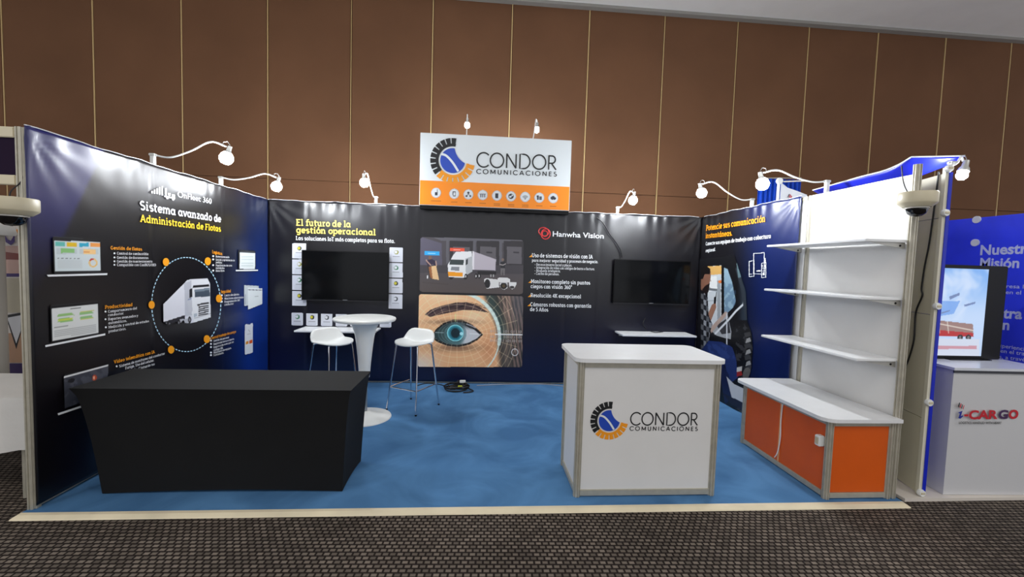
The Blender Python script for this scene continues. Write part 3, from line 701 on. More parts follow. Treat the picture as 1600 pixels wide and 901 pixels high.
for k in range(120):
    t_ = rs.rand(); x = 668+90*t_; y = 490-14*math.sin(min(1, t_*1.25)*math.pi*.62)+rs.uniform(-3, 5); c.line([(x, y), (x+7, y-5+6*t_)], .6, (30, 22, 30) if rs.rand() < .6 else (110, 92, 92), .8)
c.mix(.65*np.exp(-((X-713)/34)**2-((Y-543)/6)**2), (96, 70, 56)); c.mix(.55*np.exp(-((X-708)/36)**2-((Y-503)/4)**2), (70, 52, 48))
eye = [(676, 526), (683, 515), (694, 507), (708, 502.5), (722, 503), (736, 509), (746, 517), (752, 522), (744, 529), (732, 535), (716, 538.5), (700, 537), (686, 532)]
c.poly([(712+(x-712)*1.07, 520+(y-520)*1.2) for x, y in eye], (30, 28, 30), .95); c.poly(eye, (70, 88, 88)); c.mix(.9*c.inside(eye)*sm(X, 716, 728), (206, 204, 208)); c.mix(.8*c.inside(eye)*sm(-Y, -517, -505), (36, 42, 46)); c.mix(.5*c.inside(eye)*sm(-X, -697, -682), (40, 56, 56))
c.ell(712, 520.5, 17, 17, (70, 110, 116), .5); c.ell(711.5, 520, 13, 13, (140, 206, 210)); c.ell(711.5, 520, 11.6, 11.6, (60, 142, 156)); c.ell(711.5, 520, 9.4, 9.4, (36, 96, 112)); c.ell(711.5, 520, 7, 7.6, (8, 20, 28)); c.ell(721, 521, 2.6, 2.6, (170, 220, 240)); c.line([(728, 507), (734, 510), (742, 513), (750, 520)], 4, (22, 22, 26)); c.line([(729, 506), (735, 508), (743, 512)], 1.4, (196, 190, 196))
for k in range(-5, 6): c.line([(711.5+k*2.3-7, 513), (711.5+k*2.3+7, 527)], .5, (150, 220, 224), .25*(abs(k) < 5)); c.line([(711.5+k*2.3+7, 513), (711.5+k*2.3-7, 527)], .5, (150, 220, 224), .25*(abs(k) < 5))
gl = (252, 226, 184)
for k in range(1, 10): c.line(circ(714, 521, 34+6.6*k, 13+7.2*k+.25*k*k, 48)+circ(714, 521, 34+6.6*k, 13+7.2*k+.25*k*k, 48)[:1], .7, gl, .62)
for k in range(28):
    a = 2*math.pi*k/28; e0 = (714+36*math.cos(a), 521+17*math.sin(a)); e1 = (714+96*math.cos(a), 521+92*math.sin(a)); c.line([e0, e1], .7, gl, .6)
for k in range(1, 4): c.line(circ(713, 521, 13+5*k, 13+1.6*k, 40), .6, (176, 216, 216), .5)
c.line([(711.5, 490), (711.5, 502)], 1, (206, 236, 160), .9); c.line([(680, 519), (693, 519.5)], .9, (220, 236, 236), .8); c.line([(734, 521), (748, 521.5)], 1, (230, 236, 236), .9)
for k in range(30):
    a = -1.45+k*.115; r_ = 72.5; w = 5.5 if a < .15 else 2.2
    if k < 26: c.line([(708+r_*math.cos(a), 526+r_*math.sin(a)*.98), (708+r_*math.cos(a+.115), 526+r_*math.sin(a+.115)*.98)], w, (206, 222, 214), .9)
c.line([(774, 522), (815.5, 522.7)], 1.9, (236, 238, 238)); c.line(circ(804.3, 550, 5, 5.2)+circ(804.3, 550, 5, 5.2)[:1], 1.2, (230, 232, 232)); c.c = np.clip((c.c-8)*1.17, 0, 255); c.build('eye_picture', bb)
for s, y in (('01101 101 01110', 519), ('10 101 1010 1101', 527.6), ('0110111 101101 01', 533.5)):
    text(bb, s, PB, (766, y), (815, y+1), 4, mat('faded_ink', (196, 186, 180), .4), .0, .0045)
# red knot logo + wordmark + bullet list
for (x, y, rx, ry, ro) in ((849.5, 362, 8, 6.5, .3), (852.5, 365.5, 7, 8, .2), (851.2, 365, 4.2, 4.4, 0)):
    pts = [(x+rx*math.cos(a)*math.cos(ro)-ry*math.sin(a)*math.sin(ro), y+rx*math.cos(a)*math.sin(ro)+ry*math.sin(a)*math.cos(ro)) for a in np.linspace(0, 2*math.pi, 29)[:-1]]
    MB().tube([tuple(PB.at(*p)+PB.n*.004) for p in pts], .007, 4, closed=True).build('emblem_loop', mat('coral_ink', (226, 74, 74), .4), bb)
text(bb, 'Hanwha Vision', PB, (863.5, 369), (943, 372.4), 8., INK_W, .012)
for s, p0, p1, cp, bo in (('Uso de sistemas de visión con IA', (831, 401.6), (926, 404), 6.2, 'slab'), ('para mejorar seguridad y procesos de negocio.', (831, 408.6), (934, 411), 4.6, 'slab'),
        ('• Reconocimiento facial y placas.', (835.5, 414.8), (893.5, 416.2), 4., 'slab_light'), ('• Integración de video con códigos de barra o factura.', (835.5, 419.6), (929, 422), 4., 'slab_light'),
        ('• Búsqueda inteligente.', (835.5, 424.4), (875.5, 425.4), 4., 'slab_light'), ('• Conteo de personas.', (835, 429), (873.5, 430), 4., 'slab_light'),
        ('Monitoreo completo sin puntos', (829.5, 442), (922, 444.6), 6., 'slab'), ('ciegos con visión 360°', (829, 449.8), (893.5, 451.6), 6., 'slab'),
        ('Resolución 4K excepcional', (829, 463.8), (907.5, 466), 6., 'slab'), ('Cámaras robustas con garantía', (828.5, 478), (923.5, 480.6), 6., 'slab'), ('de 5 Años', (828, 485.6), (856.5, 486.6), 6., 'slab')):
    text(bb, s, PB, p0, p1, cp, INK_W, bo)
for x, y in ((827.5, 401.5), (826.3, 441.8), (825.6, 463.8), (825, 478)): flat(bb, PB, [(x-1, y), (x+4, y), (x+4, y-4.4)], INK_O, .0035, 'bullet')

# ---- right banner print
text(brt, 'Potencie sus comunicación', PR, (1103.5, 360.5), (1196, 346.5), 8.6, INK_O, 'slab')
text(brt, 'instantáneas.', PR, (1103, 372.3), (1144.5, 368), 8., INK_O, 'slab')
text(brt, 'Conecte sus equipos de trabajo con cobertura', PR, (1103, 383.4), (1205, 371.8), 5.4, INK_W, 'slab')
text(brt, 'regional.', PR, (1103, 394), (1118.5, 391.8), 5., INK_W, 'slab')
c = Canvas(PR, 1166, 390, 1202, 438, .005, (236, 238, 240))
def outl(q, w):
    q = [np.array(p, float) for p in q]; q.append(q[0])
    for a, b_ in zip(q, q[1:]):
        d_ = (b_-a)/np.linalg.norm(b_-a); n_ = np.array((-d_[1], d_[0]))*w/2; a2, b2 = a-d_*w/2, b_+d_*w/2
        c.shape([a2+n_, b2+n_, b2-n_, a2-n_])
outl([(1178, 396), (1194.5, 394.5), (1194.5, 428), (1178, 427.5)], 1.5); outl([(1171, 408), (1178.5, 407), (1178.5, 431.5), (1171, 432)], 1.5); outl([(1190.5, 411), (1197, 410), (1197, 433), (1190.5, 433.5)], 1.5); outl([(1192, 414), (1195.8, 413.6), (1195.8, 419.5), (1192, 419.8)], .9)
c.shape([(1194.6, 403), (1197, 403), (1197, 410), (1194.6, 410)]); c.shape([(1182, 422), (1189, 421.6), (1189, 424.4), (1182, 424.6)]); c.shape([(1172, 427.6), (1177.5, 427.4), (1177.5, 428.4), (1172, 428.6)])
for k in range(3): c.shape([(1192, 422.4+3*k), (1195.8, 422+3*k), (1195.8, 423.8+3*k), (1192, 424.2+3*k)])
c.build('radio_devices_icon', brt)
# the driver seen through the cab door
c = Canvas(PR, 1094, 398, 1170, 642, .0065, (18, 18, 22))
c.shape([(1092, 404), (1135, 399), (1148, 398), (1153, 414), (1166, 455), (1168, 500), (1175, 520), (1178, 560), (1172, 585), (1165, 600), (1164, 640), (1092, 640)])
X, Y = c.X, c.Y
c.mix(.5*sm(X, 1150, 1165)*(Y < 500), (70, 90, 110)); c.mix(.35*(fbm(X, Y, 6, 8) > .25)*(Y > 505)*(X > 1150), (120, 120, 124)); c.poly([(1106, 416), (1128, 414.5), (1129, 492), (1106, 520)], (196, 202, 206)); c.poly([(1106, 416), (1128, 415), (1128, 428), (1106, 430)], (214, 168, 96))
c.poly([(1107, 432), (1120, 431), (1122, 452), (1107, 456)], (226, 228, 226)); c.poly([(1106, 449), (1128, 452), (1128, 456), (1106, 453)], (110, 116, 120)); c.poly([(1121, 438), (1126, 438), (1126, 500), (1121, 505)], (150, 156, 160)); c.ell(1126, 440, 3.4, 2.4, (220, 120, 60)); c.line([(1106, 470), (1122, 469)], 1.2, (150, 160, 166))
c.poly([(1131, 418), (1137, 420), (1144, 440), (1150, 470), (1146, 480), (1131, 494)], (140, 168, 184)); c.mix(.45*c.inside([(1131, 440), (1150, 445), (1150, 475), (1131, 494)])*(fbm(X, Y, 5, 4) > 0), (70, 100, 130)); c.poly([(1127.5, 414), (1131.5, 414), (1132, 492), (1127.5, 500)], (14, 14, 16))
c.poly([(1104, 510), (1124, 497), (1136, 487), (1143, 518), (1142, 530), (1120, 524)], (196, 200, 204), .8); c.poly([(1120, 508), (1138, 496), (1142, 520), (1128, 522)], (50, 50, 56))
c.poly([(1108, 514), (1134, 486), (1138, 489), (1112, 520)], (176, 150, 136), .9); c.line([(1118, 521), (1140, 498), (1150, 486), (1162, 475), (1163, 467)], 3.4, (210, 214, 218)); c.line([(1136, 490), (1136, 540)], 2.2, (200, 204, 208)); c.line([(1152, 420), (1160, 450), (1167, 495)], 5, (48, 54, 62)); c.poly([(1151, 410), (1156, 412), (1160, 432), (1154, 434)], (96, 120, 126))
c.X = c.X-3.5; X = c.X
c.poly([(1092, 420), (1101, 418), (1107, 423), (1107.5, 432), (1106, 440), (1104, 447), (1099, 456), (1092, 452)], (132, 92, 74)); c.poly([(1092, 418), (1100, 415), (1107, 420), (1106, 428), (1098, 428), (1095, 436), (1092, 436)], (20, 16, 16)); c.poly([(1099, 446), (1106, 442), (1104, 456), (1098, 460), (1094, 452)], (30, 22, 22)); c.line([(1106, 436), (1107.5, 439)], 1, (120, 84, 68))
c.poly([(1109, 476), (1115, 472), (1116, 480), (1108, 500), (1103, 506), (1098, 502)], (150, 108, 88)); c.line([(1114, 474), (1116.5, 456)], .9, (16, 16, 18)); c.poly([(1112.5, 464), (1116, 463), (1115.5, 474), (1112, 474)], (14, 14, 16))
sh = [(1092, 458), (1098, 458), (1103, 470), (1104, 492), (1110, 506), (1106, 520), (1104, 536), (1092, 546)]; c.poly(sh, (40, 42, 48)); pl_ = c.inside(sh); c.mix(.8*pl_*((np.floor((X-1092)/4.2)+np.floor((Y-458-(X-1092)*.4)/8)) % 2 == 0), (168, 172, 178)); c.mix(.4*pl_*(np.floor((X-1092)/4.2) % 2 == 0), (16, 16, 18))
c.poly([(1093, 546), (1104, 532), (1124, 534), (1141, 542), (1147, 560), (1150, 590), (1136, 600), (1130, 570), (1100, 566)], (36, 52, 104)); c.mix(.4*c.inside([(1100, 536), (1140, 540), (1145, 560), (1110, 560)])*(fbm(X, Y, 7, 9) > .1), (60, 84, 150)); c.poly([(1122, 560), (1136, 586), (1140, 620), (1130, 632), (1124, 600)], (26, 34, 70)); c.poly([(1132, 588), (1144, 600), (1165, 610), (1165, 634), (1140, 620)], (196, 198, 202)); c.poly([(1124, 612), (1140, 620), (1163, 632), (1163, 642), (1140, 632)], (30, 26, 44)); c.poly([(1148, 580), (1155, 578), (1157, 586), (1148, 588)], (150, 40, 40)); c.poly([(1148, 574), (1156, 572), (1156, 579), (1148, 581)], (190, 190, 186))
c.X = c.X+3.5; X = c.X
for k in range(7): c.poly([(1163+k % 2*4, 520+k*9), (1172, 518+k*9), (1174, 524+k*9), (1165, 527+k*9)], (150, 150, 150) if k % 2 else (60, 60, 62))
c.ell(1168, 586, 7, 12, (110, 108, 104), .8)
c.build('truck_driver_picture', brt)

# ================================================================== CONDOR logo (gear ring, ball, wordmark) as flat ink
def logo(parent, pl, cpx, Rpx, t1, t2, off=.003):
    Cc = pl.at(*cpx); Rw = np.linalg.norm(pl.at(cpx[0]+Rpx, cpx[1])-Cc)
    def P(x, y, o=off): return tuple(Cc+pl.u*x*Rw+np.array([0, 0, 1.])*y*Rw+pl.n*o)
    def wedge(b, a0, a1, r0, r1, n=5):
        A = [P(r0*math.cos(a0+(a1-a0)*k/n), r0*math.sin(a0+(a1-a0)*k/n)) for k in range(n+1)]
        B = [P(r1*math.cos(a0+(a1-a0)*k/n), r1*math.sin(a0+(a1-a0)*k/n)) for k in range(n+1)]
        for k in range(n): b.poly3((A[k], A[k+1], B[k+1], B[k]))
    for (d0, d1, nt, m_, nm) in ((80, 222, 9, INK_K, 'emblem_black_arc'), (223, 352, 8, mat('amber_ink', (240, 152, 28), .4), 'emblem_amber_arc')):
        b = MB(); a0, a1 = math.radians(d0), math.radians(d1); st = (a1-a0)/nt
        wedge(b, a0, a1, .63, .76, 24)
        for k in range(nt): wedge(b, a0+st*k+st*.10, a0+st*(k+1)-st*.10, .755, 1., 3)
        b.build(nm, m_, parent)
    pts = [(.555*math.cos(a), .555*math.sin(a)) for a in np.linspace(math.radians(82), math.radians(351), 36)]
    A, B = pts[-1], pts[0]; q = (.16, .11)
    bite = [((1-t)**2*A[0]+2*t*(1-t)*q[0]+t*t*B[0], (1-t)**2*A[1]+2*t*(1-t)*q[1]+t*t*B[1]) for t in np.linspace(0, 1, 9)[1:-1]]
    MB().poly3([P(x, y) for x, y in pts+bite]).build('emblem_blue_ball', INK_B, parent)
    sp = spline([(-.5, .27, 0), (-.28, .2, 0), (0, -.08, 0), (.26, -.46, 0)], 6); b = MB(); L_, R2 = [], []
    for i, p in enumerate(sp):
        d = (sp[min(i+1, len(sp)-1)]-sp[max(i-1, 0)]).normalized(); n_ = Vector((-d.y, d.x, 0))*.05
        L_.append(P(p.x+n_.x, p.y+n_.y, off+.001)); R2.append(P(p.x-n_.x, p.y-n_.y, off+.001))
    for i in range(len(sp)-1): b.poly3((L_[i], R2[i], R2[i+1], L_[i+1]))
    b.build('emblem_white_stripe', SIGN_W, parent)
    text(parent, 'CONDOR', pl, *t1, INK_K, 'geo_thin', off, words='letters', name='letter'); text(parent, 'COMUNICACIONES', pl, *t2, INK_K, 'geo', off, words='letters', name='letter')

# ================================================================== SIGN on the back wall
sg = thing('header_sign', (3.02, 2.9, 2.45), 'white and orange header sign with gear emblem standing on the back wall', 'sign')
MB().box(2.0, 4.035, 2.885, 2.915, 2.45, 3.40, .004).build('board', SIGN_W, sg)
PS = Plane(1, 2.884, (1, 0, 0), (0, -1, 0))
MB().box(2.006, 4.029, 2.882, 2.886, 2.456, 2.775).build('orange_band', SIGN_O, sg)
MB().box(2.01, 4.03, 2.89, 2.965, 2.40, 2.452).build('base_rail', BLACKP, sg)
logo(sg, PS, (707.3, 251), 34.8, ((744, 260.5), (869.5, 265.5), 22.5), ((744, 271), (870, 275.4), 6.8))
IC = [(681.3, 301), (709.6, 302.6), (731.9, 303.6), (754.2, 304.5), (776.4, 305.5), (798.5, 306.6), (820.6, 307.5), (842.6, 308.7), (864.3, 309.4)]
PSO = PS.moved(.003)
for k, (x, y) in enumerate(IC):
    c = Canvas(PSO, x-9, y-9, x+9, y+9, .006, (190, 194, 198)); c.shape(circ(x, y, 8.2, 8.4)); c.ell(x, y, 6.7, 6.9, (216, 220, 223)); d = (48, 52, 62)
    if k == 0: c.poly([(x-2, y-1), (x+2.5, y-1), (x+2.5, y+4), (x-2, y+4)], d); c.line([(x+2, y-5), (x+2, y)], .9, d)
    elif k == 1: c.poly([(x-2.2, y-3.5), (x+2.4, y-3.5), (x+2.4, y+4), (x-2.2, y+4)], d); c.poly([(x-1.3, y-2.3), (x+1.5, y-2.3), (x+1.5, y+2.4), (x-1.3, y+2.4)], (216, 220, 223))
    elif k == 2: c.ell(x, y-2.4, 1.7, 2, d); c.ell(x-3, y+2.6, 1.6, 1.4, d); c.ell(x+3, y+2.6, 1.6, 1.4, d); c.line([(x-3, y+2), (x, y-.4), (x+3, y+2)], .8, d)
    elif k == 3:
        c.line([(x-4.5, y-1.5), (x+4.5, y-1.5)], .9, d)
        for e in (-3, 0, 3): c.line([(x+e, y-.5), (x+e, y+3)], 1.5, d)
    elif k == 4: c.poly([(x-2.4, y-3.6), (x+2.4, y-3.6), (x+2.4, y+4), (x-2.4, y+4)], d)
    elif k == 5: c.ell(x, y, 4.2, 4.2, d); c.ell(x-1.2, y+.6, 1.7, 1.5, (216, 220, 223)); c.ell(x+1.8, y-1.4, 1.3, 1.3, (216, 220, 223))
    elif k == 6:
        for r in (2, 3.6, 5.2): c.line(circ(x, y+3.4, r, r, 12, -2.4, -.74), .9, (90, 94, 104))
        c.ell(x, y+3.2, .9, .9, d)
    elif k == 7: c.poly([(x-3.8, y-3.4), (x-.6, y-3.4), (x-.6, y+3.6), (x-3.8, y+3.6)], d); c.poly([(x, y-1.8), (x+3.8, y-1.8), (x+3.8, y+3.6), (x, y+3.6)], (80, 84, 94))
    else: c.ell(x-1, y, 3.4, 2.6, d); c.ell(x+1.8, y+.6, 2.8, 2., d); c.ell(x, y-1.4, 2.4, 2.2, d)
    o = c.build('icon_disc', sg, .001)
    w = 8 if k == 0 else 5
    for j in range(2 if k in (4, 5, 6) else 1): flat(sg, PSO, [(x-w, y+12.2+2.4*j), (x+w, y+12.5+2.4*j), (x+w, y+13.4+2.4*j), (x-w, y+13.1+2.4*j)], mat('brown_ink', (176, 98, 26), .5), .001, 'caption_line')

# ================================================================== CLAMP LAMPS
def lamp(base, bulb, label, group='clamp lamps lighting the stand', r=.058, hgt=.115):
    base = Vector(base); bulb = Vector(bulb)
    t = thing('clamp_lamp', base, label, 'lamp', group)
    MB().box(base.x-.018, base.x+.018, base.y-.014, base.y+.014, base.z, base.z+hgt, .003).build('clamp_post', PLASTIC, t)
    MB().box(base.x-.024, base.x+.024, base.y-.02, base.y+.02, base.z+hgt-.022, base.z+hgt, .004).tube([base+Vector((-.03, 0, hgt-.01)), base+Vector((.03, 0, hgt-.01))], .005, 8).build('clamp_knuckle', mat('lamp_metal', (190, 190, 186), .35, .6), t)
    b = base+Vector((0, 0, hgt-.008)); e = bulb+Vector((0, 0, .105)); d = e-b
    up = Vector((0, 0, 1)); hz = Vector((d.x, d.y, 0))
    P = [b, b+hz*.22-up*.012, b+hz*.5+up*(d.z*.45), b+hz*.78+up*(d.z+.028), e]
    MB().tube(spline(P, 7), .0075, 8).build('arm', PLASTIC, t, smooth=True)
    hd = hz.normalized() if hz.length > .01 else Vector((1, 0, 0))
    q = Vector((0, 0, -1)); tilt = (q-hd*.28).normalized()   # head leans back to the wall it lights
    M = q.rotation_difference(tilt).to_matrix().to_4x4()
    h_ = MB().lathe([(.0001, .115), (.017, .115), (.02, .07), (.03, .055), (.034, .03)], bulb, 16, M).build('lamp_head', mat('lamp_metal', (190, 190, 186), .35, .6), t, smooth=True)
    MB().tube([bulb+Vector((0, 0, .115))+hd*x+up*z for x, z in ((-.03, 0), (-.02, .03), (.01, .035), (.03, .005))], .0025, 5).build('wire', mat('lamp_metal', (190, 190, 186), .35, .6), t)
    MB().lathe([(.0001, -r*.95), (r*.55, -r*.85), (r*.9, -r*.4), (r, .0), (r*.86, r*.5), (.032, r*.9), (.0001, r*.92)], bulb, 16, M).build('bulb', BULBM, t, smooth=True)
    return t
lamp((-.03, 1.08, H), (.50, 1.22, 2.575), 'white clamp lamp with lit bulb on left wall, the one nearer the front')
lamp((-.03, 2.04, H), (.46, 2.25, 2.505), 'white clamp lamp with lit bulb on left wall, beside the back corner')
lamp((1.40, 3.03, H), (1.36, 2.60, 2.655), 'white clamp lamp with lit bulb on back wall, above the left television')
lamp((4.76, 3.03, H), (4.83, 2.62, 2.585), 'white clamp lamp with lit bulb on back wall, above the right television')
lamp((6.03, 1.94, H), (5.40, 1.93, 2.59), 'white clamp lamp with lit bulb on right wall, above the driver banner')
lamp((6.03, .86, H), (5.43, .90, 2.50), 'white clamp lamp with lit bulb on right wall, above the white shelves')
lamp((2.60, 3.03, H), (2.60, 3.22, 3.63), 'lit clamp lamp rising behind the header sign, above its emblem', r=.038, hgt=1.0)
lamp((3.50, 3.03, H), (3.59, 3.22, 3.62), 'lit clamp lamp rising behind the header sign, above its wordmark', r=.038, hgt=1.0)

# ================================================================== TELEVISIONS, WALL SHELVES
def tv(q, label, Yf=2.93):
    P = [hit(x, y, 1, Yf) for x, y in q]; x0 = (P[0][0]+P[3][0])/2; x1 = (P[1][0]+P[2][0])/2; z0 = (P[2][2]+P[3][2])/2; z1 = (P[0][2]+P[1][2])/2
    t = thing('television', ((x0+x1)/2, 2.97, z0), label, 'television', 'wall televisions')
    MB().box(x0, x1, Yf, Yf+.03, z0, z1, .004).build('casing', BLACKP, t)
    MB().box(x0+.012, x1-.012, Yf-.0015, Yf+.001, z0+.022, z1-.012).build('screen', SCREEN, t)
    MB().box((x0+x1)/2-.3, (x0+x1)/2+.3, Yf+.03, 2.975, z0+.12, z1-.12, .005).build('wall_mount', BLACKP, t)
    MB().box(x0+.002, x1-.002, Yf-.003, Yf, z0, z0+.008).build('bottom_bezel', mat('dark_bezel', (60, 60, 64), .3, .5), t)
    MB().box((x0+x1)/2-.03, (x0+x1)/2+.03, Yf-.004, Yf-.002, z0+.010, z0+.017).build('maker_plate', INK_G, t)
    return x0, x1, z0, z1
tvl = tv([(471, 390.5), (608, 394), (606, 471), (471, 469)], 'dark flat television on back wall between the printed white cards')
tvr = tv([(960, 404.4), (1078, 408), (1078, 476), (958, 474)], 'dark flat television on back wall near the truck driver banner')
SH = mat('shelf_laminate', (236, 237, 238), .25)
def wall_shelf(x0, x1, z, d, label):
    t = thing('wall_shelf', ((x0+x1)/2, 2.98, z-.05), label, 'shelf', 'shelves under the televisions')
    MB().box(x0, x1, 2.975-d, 2.975, z-.022, z, .003).build('board', SH, t)
    for x in (x0+.08, x1-.08): MB().prism([(0, 0), (d*.75, 0), (0, -.05)], 0, .02).build('bracket', ALU, t)
    for o in t.children:
        if o.name.startswith('bracket'):
            i = [c for c in t.children if c.name.startswith('bracket')].index(o); x = (x0+.06, x1-.08)[i]
            o.data.transform(Matrix.Translation(wloc(t)))
            for v in o.data.vertices: a, b_, cc = v.co; v.co = Vector((x+cc, 2.975-a, z-.022+b_))-wloc(t)
    return t
wall_shelf(.50, 1.50, .77, .36, 'narrow white wall shelf behind the bar table')
wall_shelf(4.78, 5.82, .79, .34, 'narrow white wall shelf below the right television')
tag(MB().tube(spline([tuple(hit(x, y, 1, 2.955)) for x, y in ((932, 340), (942, 348), (953, 366), (962, 378), (969, 390), (972, 402))], 5), .008, 6).build('television_cable', CABLE, None, smooth=True), 'black cable running down the back wall into the right television', 'cable')
pts = [hit(1008, 497, 1, 2.95), hit(1005, 506, 1, 2.9), hit(1012, 516, 2, .797), hit(1024, 519, 2, .797), hit(1036, 518, 2, .797)]
tag(MB().tube(spline([tuple(p) for p in pts], 6), .006, 6).build('loose_cable', CABLE, None, smooth=True), 'short black cable lying on the shelf below the right television', 'cable')

# ================================================================== BLACK DRAPED TABLE
def drape():
    root = thing('draped_table', (1.05, .45, 0), 'long folding table under a tight black stretch cover', 'table')
    X0, X1, Y0, Y1, Ht = .075, 1.945, .165, .71, .752
    bx0, bx1, by0, by1 = .255, 1.885, .185, .655
    b = MB(); nz, ns = 14, 12; rings = []
    for i in range(nz+1):
        t_ = i/nz; z = .003+(Ht-.003)*(1-(1-t_)**1.0); k = (1-z/Ht)**.55
        x0, x1 = X0+(bx0-X0)*k, X1+(bx1-X1)*k; y0, y1 = Y0+(by0-Y0)*k, Y1+(by1-Y1)*k
        sag = .018*math.sin(math.pi*min(1, z/Ht))
        lift = .02*max(0, 1-z/.1)
        ring = []
        for (ax, ay, bx_, by_, nx, ny) in ((x0, y0, x1, y0, 0, 1), (x1, y0, x1, y1, -1, 0), (x1, y1, x0, y1, 0, -1), (x0, y1, x0, y0, 1, 0)):
            for j in range(ns):
                s_ = j/ns; bow = 4*s_*(1-s_)
                ring.append(b.bm.verts.new((ax+(bx_-ax)*s_+nx*sag*bow, ay+(by_-ay)*s_+ny*sag*bow, z+(lift*bow if i == 0 else 0))))
        rings.append(ring)
    for A, B in zip(rings, rings[1:]):
        n = len(A)
        for k in range(n): b.bm.faces.new((A[k], A[(k+1) % n], B[(k+1) % n], B[k]))
    b.build('stretch_cover', BLACKCLOTH, root, smooth=True)
    n = MB().surf(lambda u, v: (X0+(X1-X0)*u, Y0+(Y1-Y0)*v, Ht+.004*math.sin(math.pi*u)**.5*math.sin(math.pi*v)**.5 if 0 < u < 1 and 0 < v < 1 else Ht), 20, 8)
    n.build('cover_top', BLACKCLOTH, root, smooth=True)
    for x, y in ((.33, .25), (1.81, .25), (.33, .6), (1.81, .6)): MB().tube([(x, y, 0), (x, y, .72)], .014, 8).build('leg', ALU, root)
drape()

# ================================================================== BAR TABLE AND STOOLS
bt = thing('bar_table', (1.635, 1.67, 0), 'round white pedestal bar table between the two stools', 'table')
MB().lathe([(.0001, 1.082), (.30, 1.082), (.315, 1.076), (.32, 1.065), (.312, 1.048), (.28, 1.04), (.16, 1.03), (.0001, 1.028)], (1.635, 1.67, 0), 48).build('table_top', PLASTIC, bt, smooth=True)
MB().lathe([(.0001, 1.032), (.155, 1.032), (.135, 1.0), (.115, .95), (.098, .88), (.085, .78), (.072, .66), (.062, .55), (.056, .46), (.054, .44), (.0001, .44)], (1.635, 1.67, 0), 32).build('trumpet_column', PLASTIC, bt, smooth=True)
MB().lathe([(.0001, .46), (.033, .46), (.033, .045), (.0001, .045)], (1.635, 1.67, 0), 24).build('pole', mat('satin_steel', (178, 178, 176), .3, .85), bt, smooth=True)
MB().lathe([(.0001, .075), (.055, .075), (.07, .06), (.12, .042), (.22, .022), (.28, .012), (.285, .002), (.0001, .002)], (1.635, 1.67, 0), 48).build('base', PLASTIC, bt, smooth=True)
def stool(loc, rz, label):
    t = thing('bar_stool', (*loc, 0), label, 'stool', 'white bar stools', rz)
    sh_ = .765
    def shell(dz):
        b = MB(); nr, na = 12, 40; rings = []
        for i in range(nr+1):
            r = i/nr; ring = []
            for k in range(na):
                a = 2*math.pi*k/na; ca, sa = math.cos(a), math.sin(a)
                ex = 2.3 if ca > 0 else 2.3+2.2*abs(ca); e = (abs(ca)**ex+abs(sa)**ex)**(-1/ex)
                x = .205*r*e*ca; y = .215*r*e*sa
                back = max(0, (-x-.07)/.125)
                x2 = x+.055*back; z = sh_+.125*min(1.1, back)**1.2*(1-.12*(abs(y)/.215)**4)+.012*(abs(y)/.2)**2-.012*(x/.2)*(x > 0)*max(0, x/.2)-.02*math.exp(-((x-.01)/.13)**2-(y/.13)**2)
                ring.append(b.bm.verts.new((x2, y, z+dz)))
                if i == 0: ring = ring[:1]; break
            rings.append(ring)
        for A, B in zip(rings, rings[1:]):
            for k in range(na):
                f = [A[k % len(A)], A[(k+1) % len(A)], B[(k+1) % na], B[k]]
                g = []
                for v in f:
                    if v not in g: g.append(v)
                b.bm.faces.new(g)
        return b
    o = shell(0).build('seat_shell', PLASTIC, t, local=True, smooth=True)
    md = o.modifiers.new('s', 'SOLIDIFY'); md.thickness = .013; md.offset = 0
    feet = [(.215, .205), (.215, -.205), (-.215, -.205), (-.215, .205)]
    top = [(.135, .15), (.135, -.15), (-.125, -.15), (-.125, .15)]
    at = lambda i, z: (feet[i][0]+(top[i][0]-feet[i][0])*z/.73, feet[i][1]+(top[i][1]-feet[i][1])*z/.73, z)
    for i in range(4):
        P = [(feet[i][0], feet[i][1], .012), at(i, .4), at(i, .70), (top[i][0]*.93, top[i][1]*.93, .742), (top[i][0]*.55, top[i][1]*.6, .748)]
        lg = MB().tube(spline(P, 6), .0095, 10).build('leg', CHROME, t, local=True, smooth=True)
        MB().lathe([(.0001, 0), (.012, 0), (.012, .016), (.0001, .016)], (feet[i][0], feet[i][1], 0), 12).build('foot_cap', BLACKP, lg, local=True)
    for i, j in ((3, 0), (0, 1), (1, 2)): MB().tube([at(i, .26), at(j, .26)], .007, 8).build('foot_bar', CHROME, t, local=True)
stool((2.105, 2.0), math.atan2(-.87, -.49), 'white bar stool on chrome legs in front of the eye picture')
stool((1.205, 1.955), math.radians(-34), 'white bar stool on chrome legs partly hidden behind the black table')

# ================================================================== COILED CABLE, FLOOR CABLES
cc = thing('cable_coil', (2.58, 2.70, 0), 'coiled black extension cable with plug on the blue carpet', 'cable')
P = []; rs = np.random.RandomState(5)
for k in range(86):
    a = k*.46; r = .125+.02*math.sin(k*.31)+rs.uniform(-.01, .01)
    P.append((2.56+r*1.1*math.cos(a)+.02*math.sin(k*.2), 2.70+r*.95*math.sin(a), .010+.014*(k//14)*.8+.006*math.sin(k*.7)))
P += [(2.72, 2.66, .03), (2.79, 2.62, .010), (2.74, 2.56, .010), (2.66, 2.54, .010)]
MB().tube(spline(P, 3), .008, 6).build('cable', CABLE, cc, smooth=True)
MB().box(2.60, 2.68, 2.76, 2.80, .07, .105, .006).build('white_plug', PLASTIC, cc)
MB().box(2.585, 2.645, 2.60, 2.625, .055, .08, .006).build('yellow_connector', mat('yellow_green', (196, 206, 70), .4), cc)
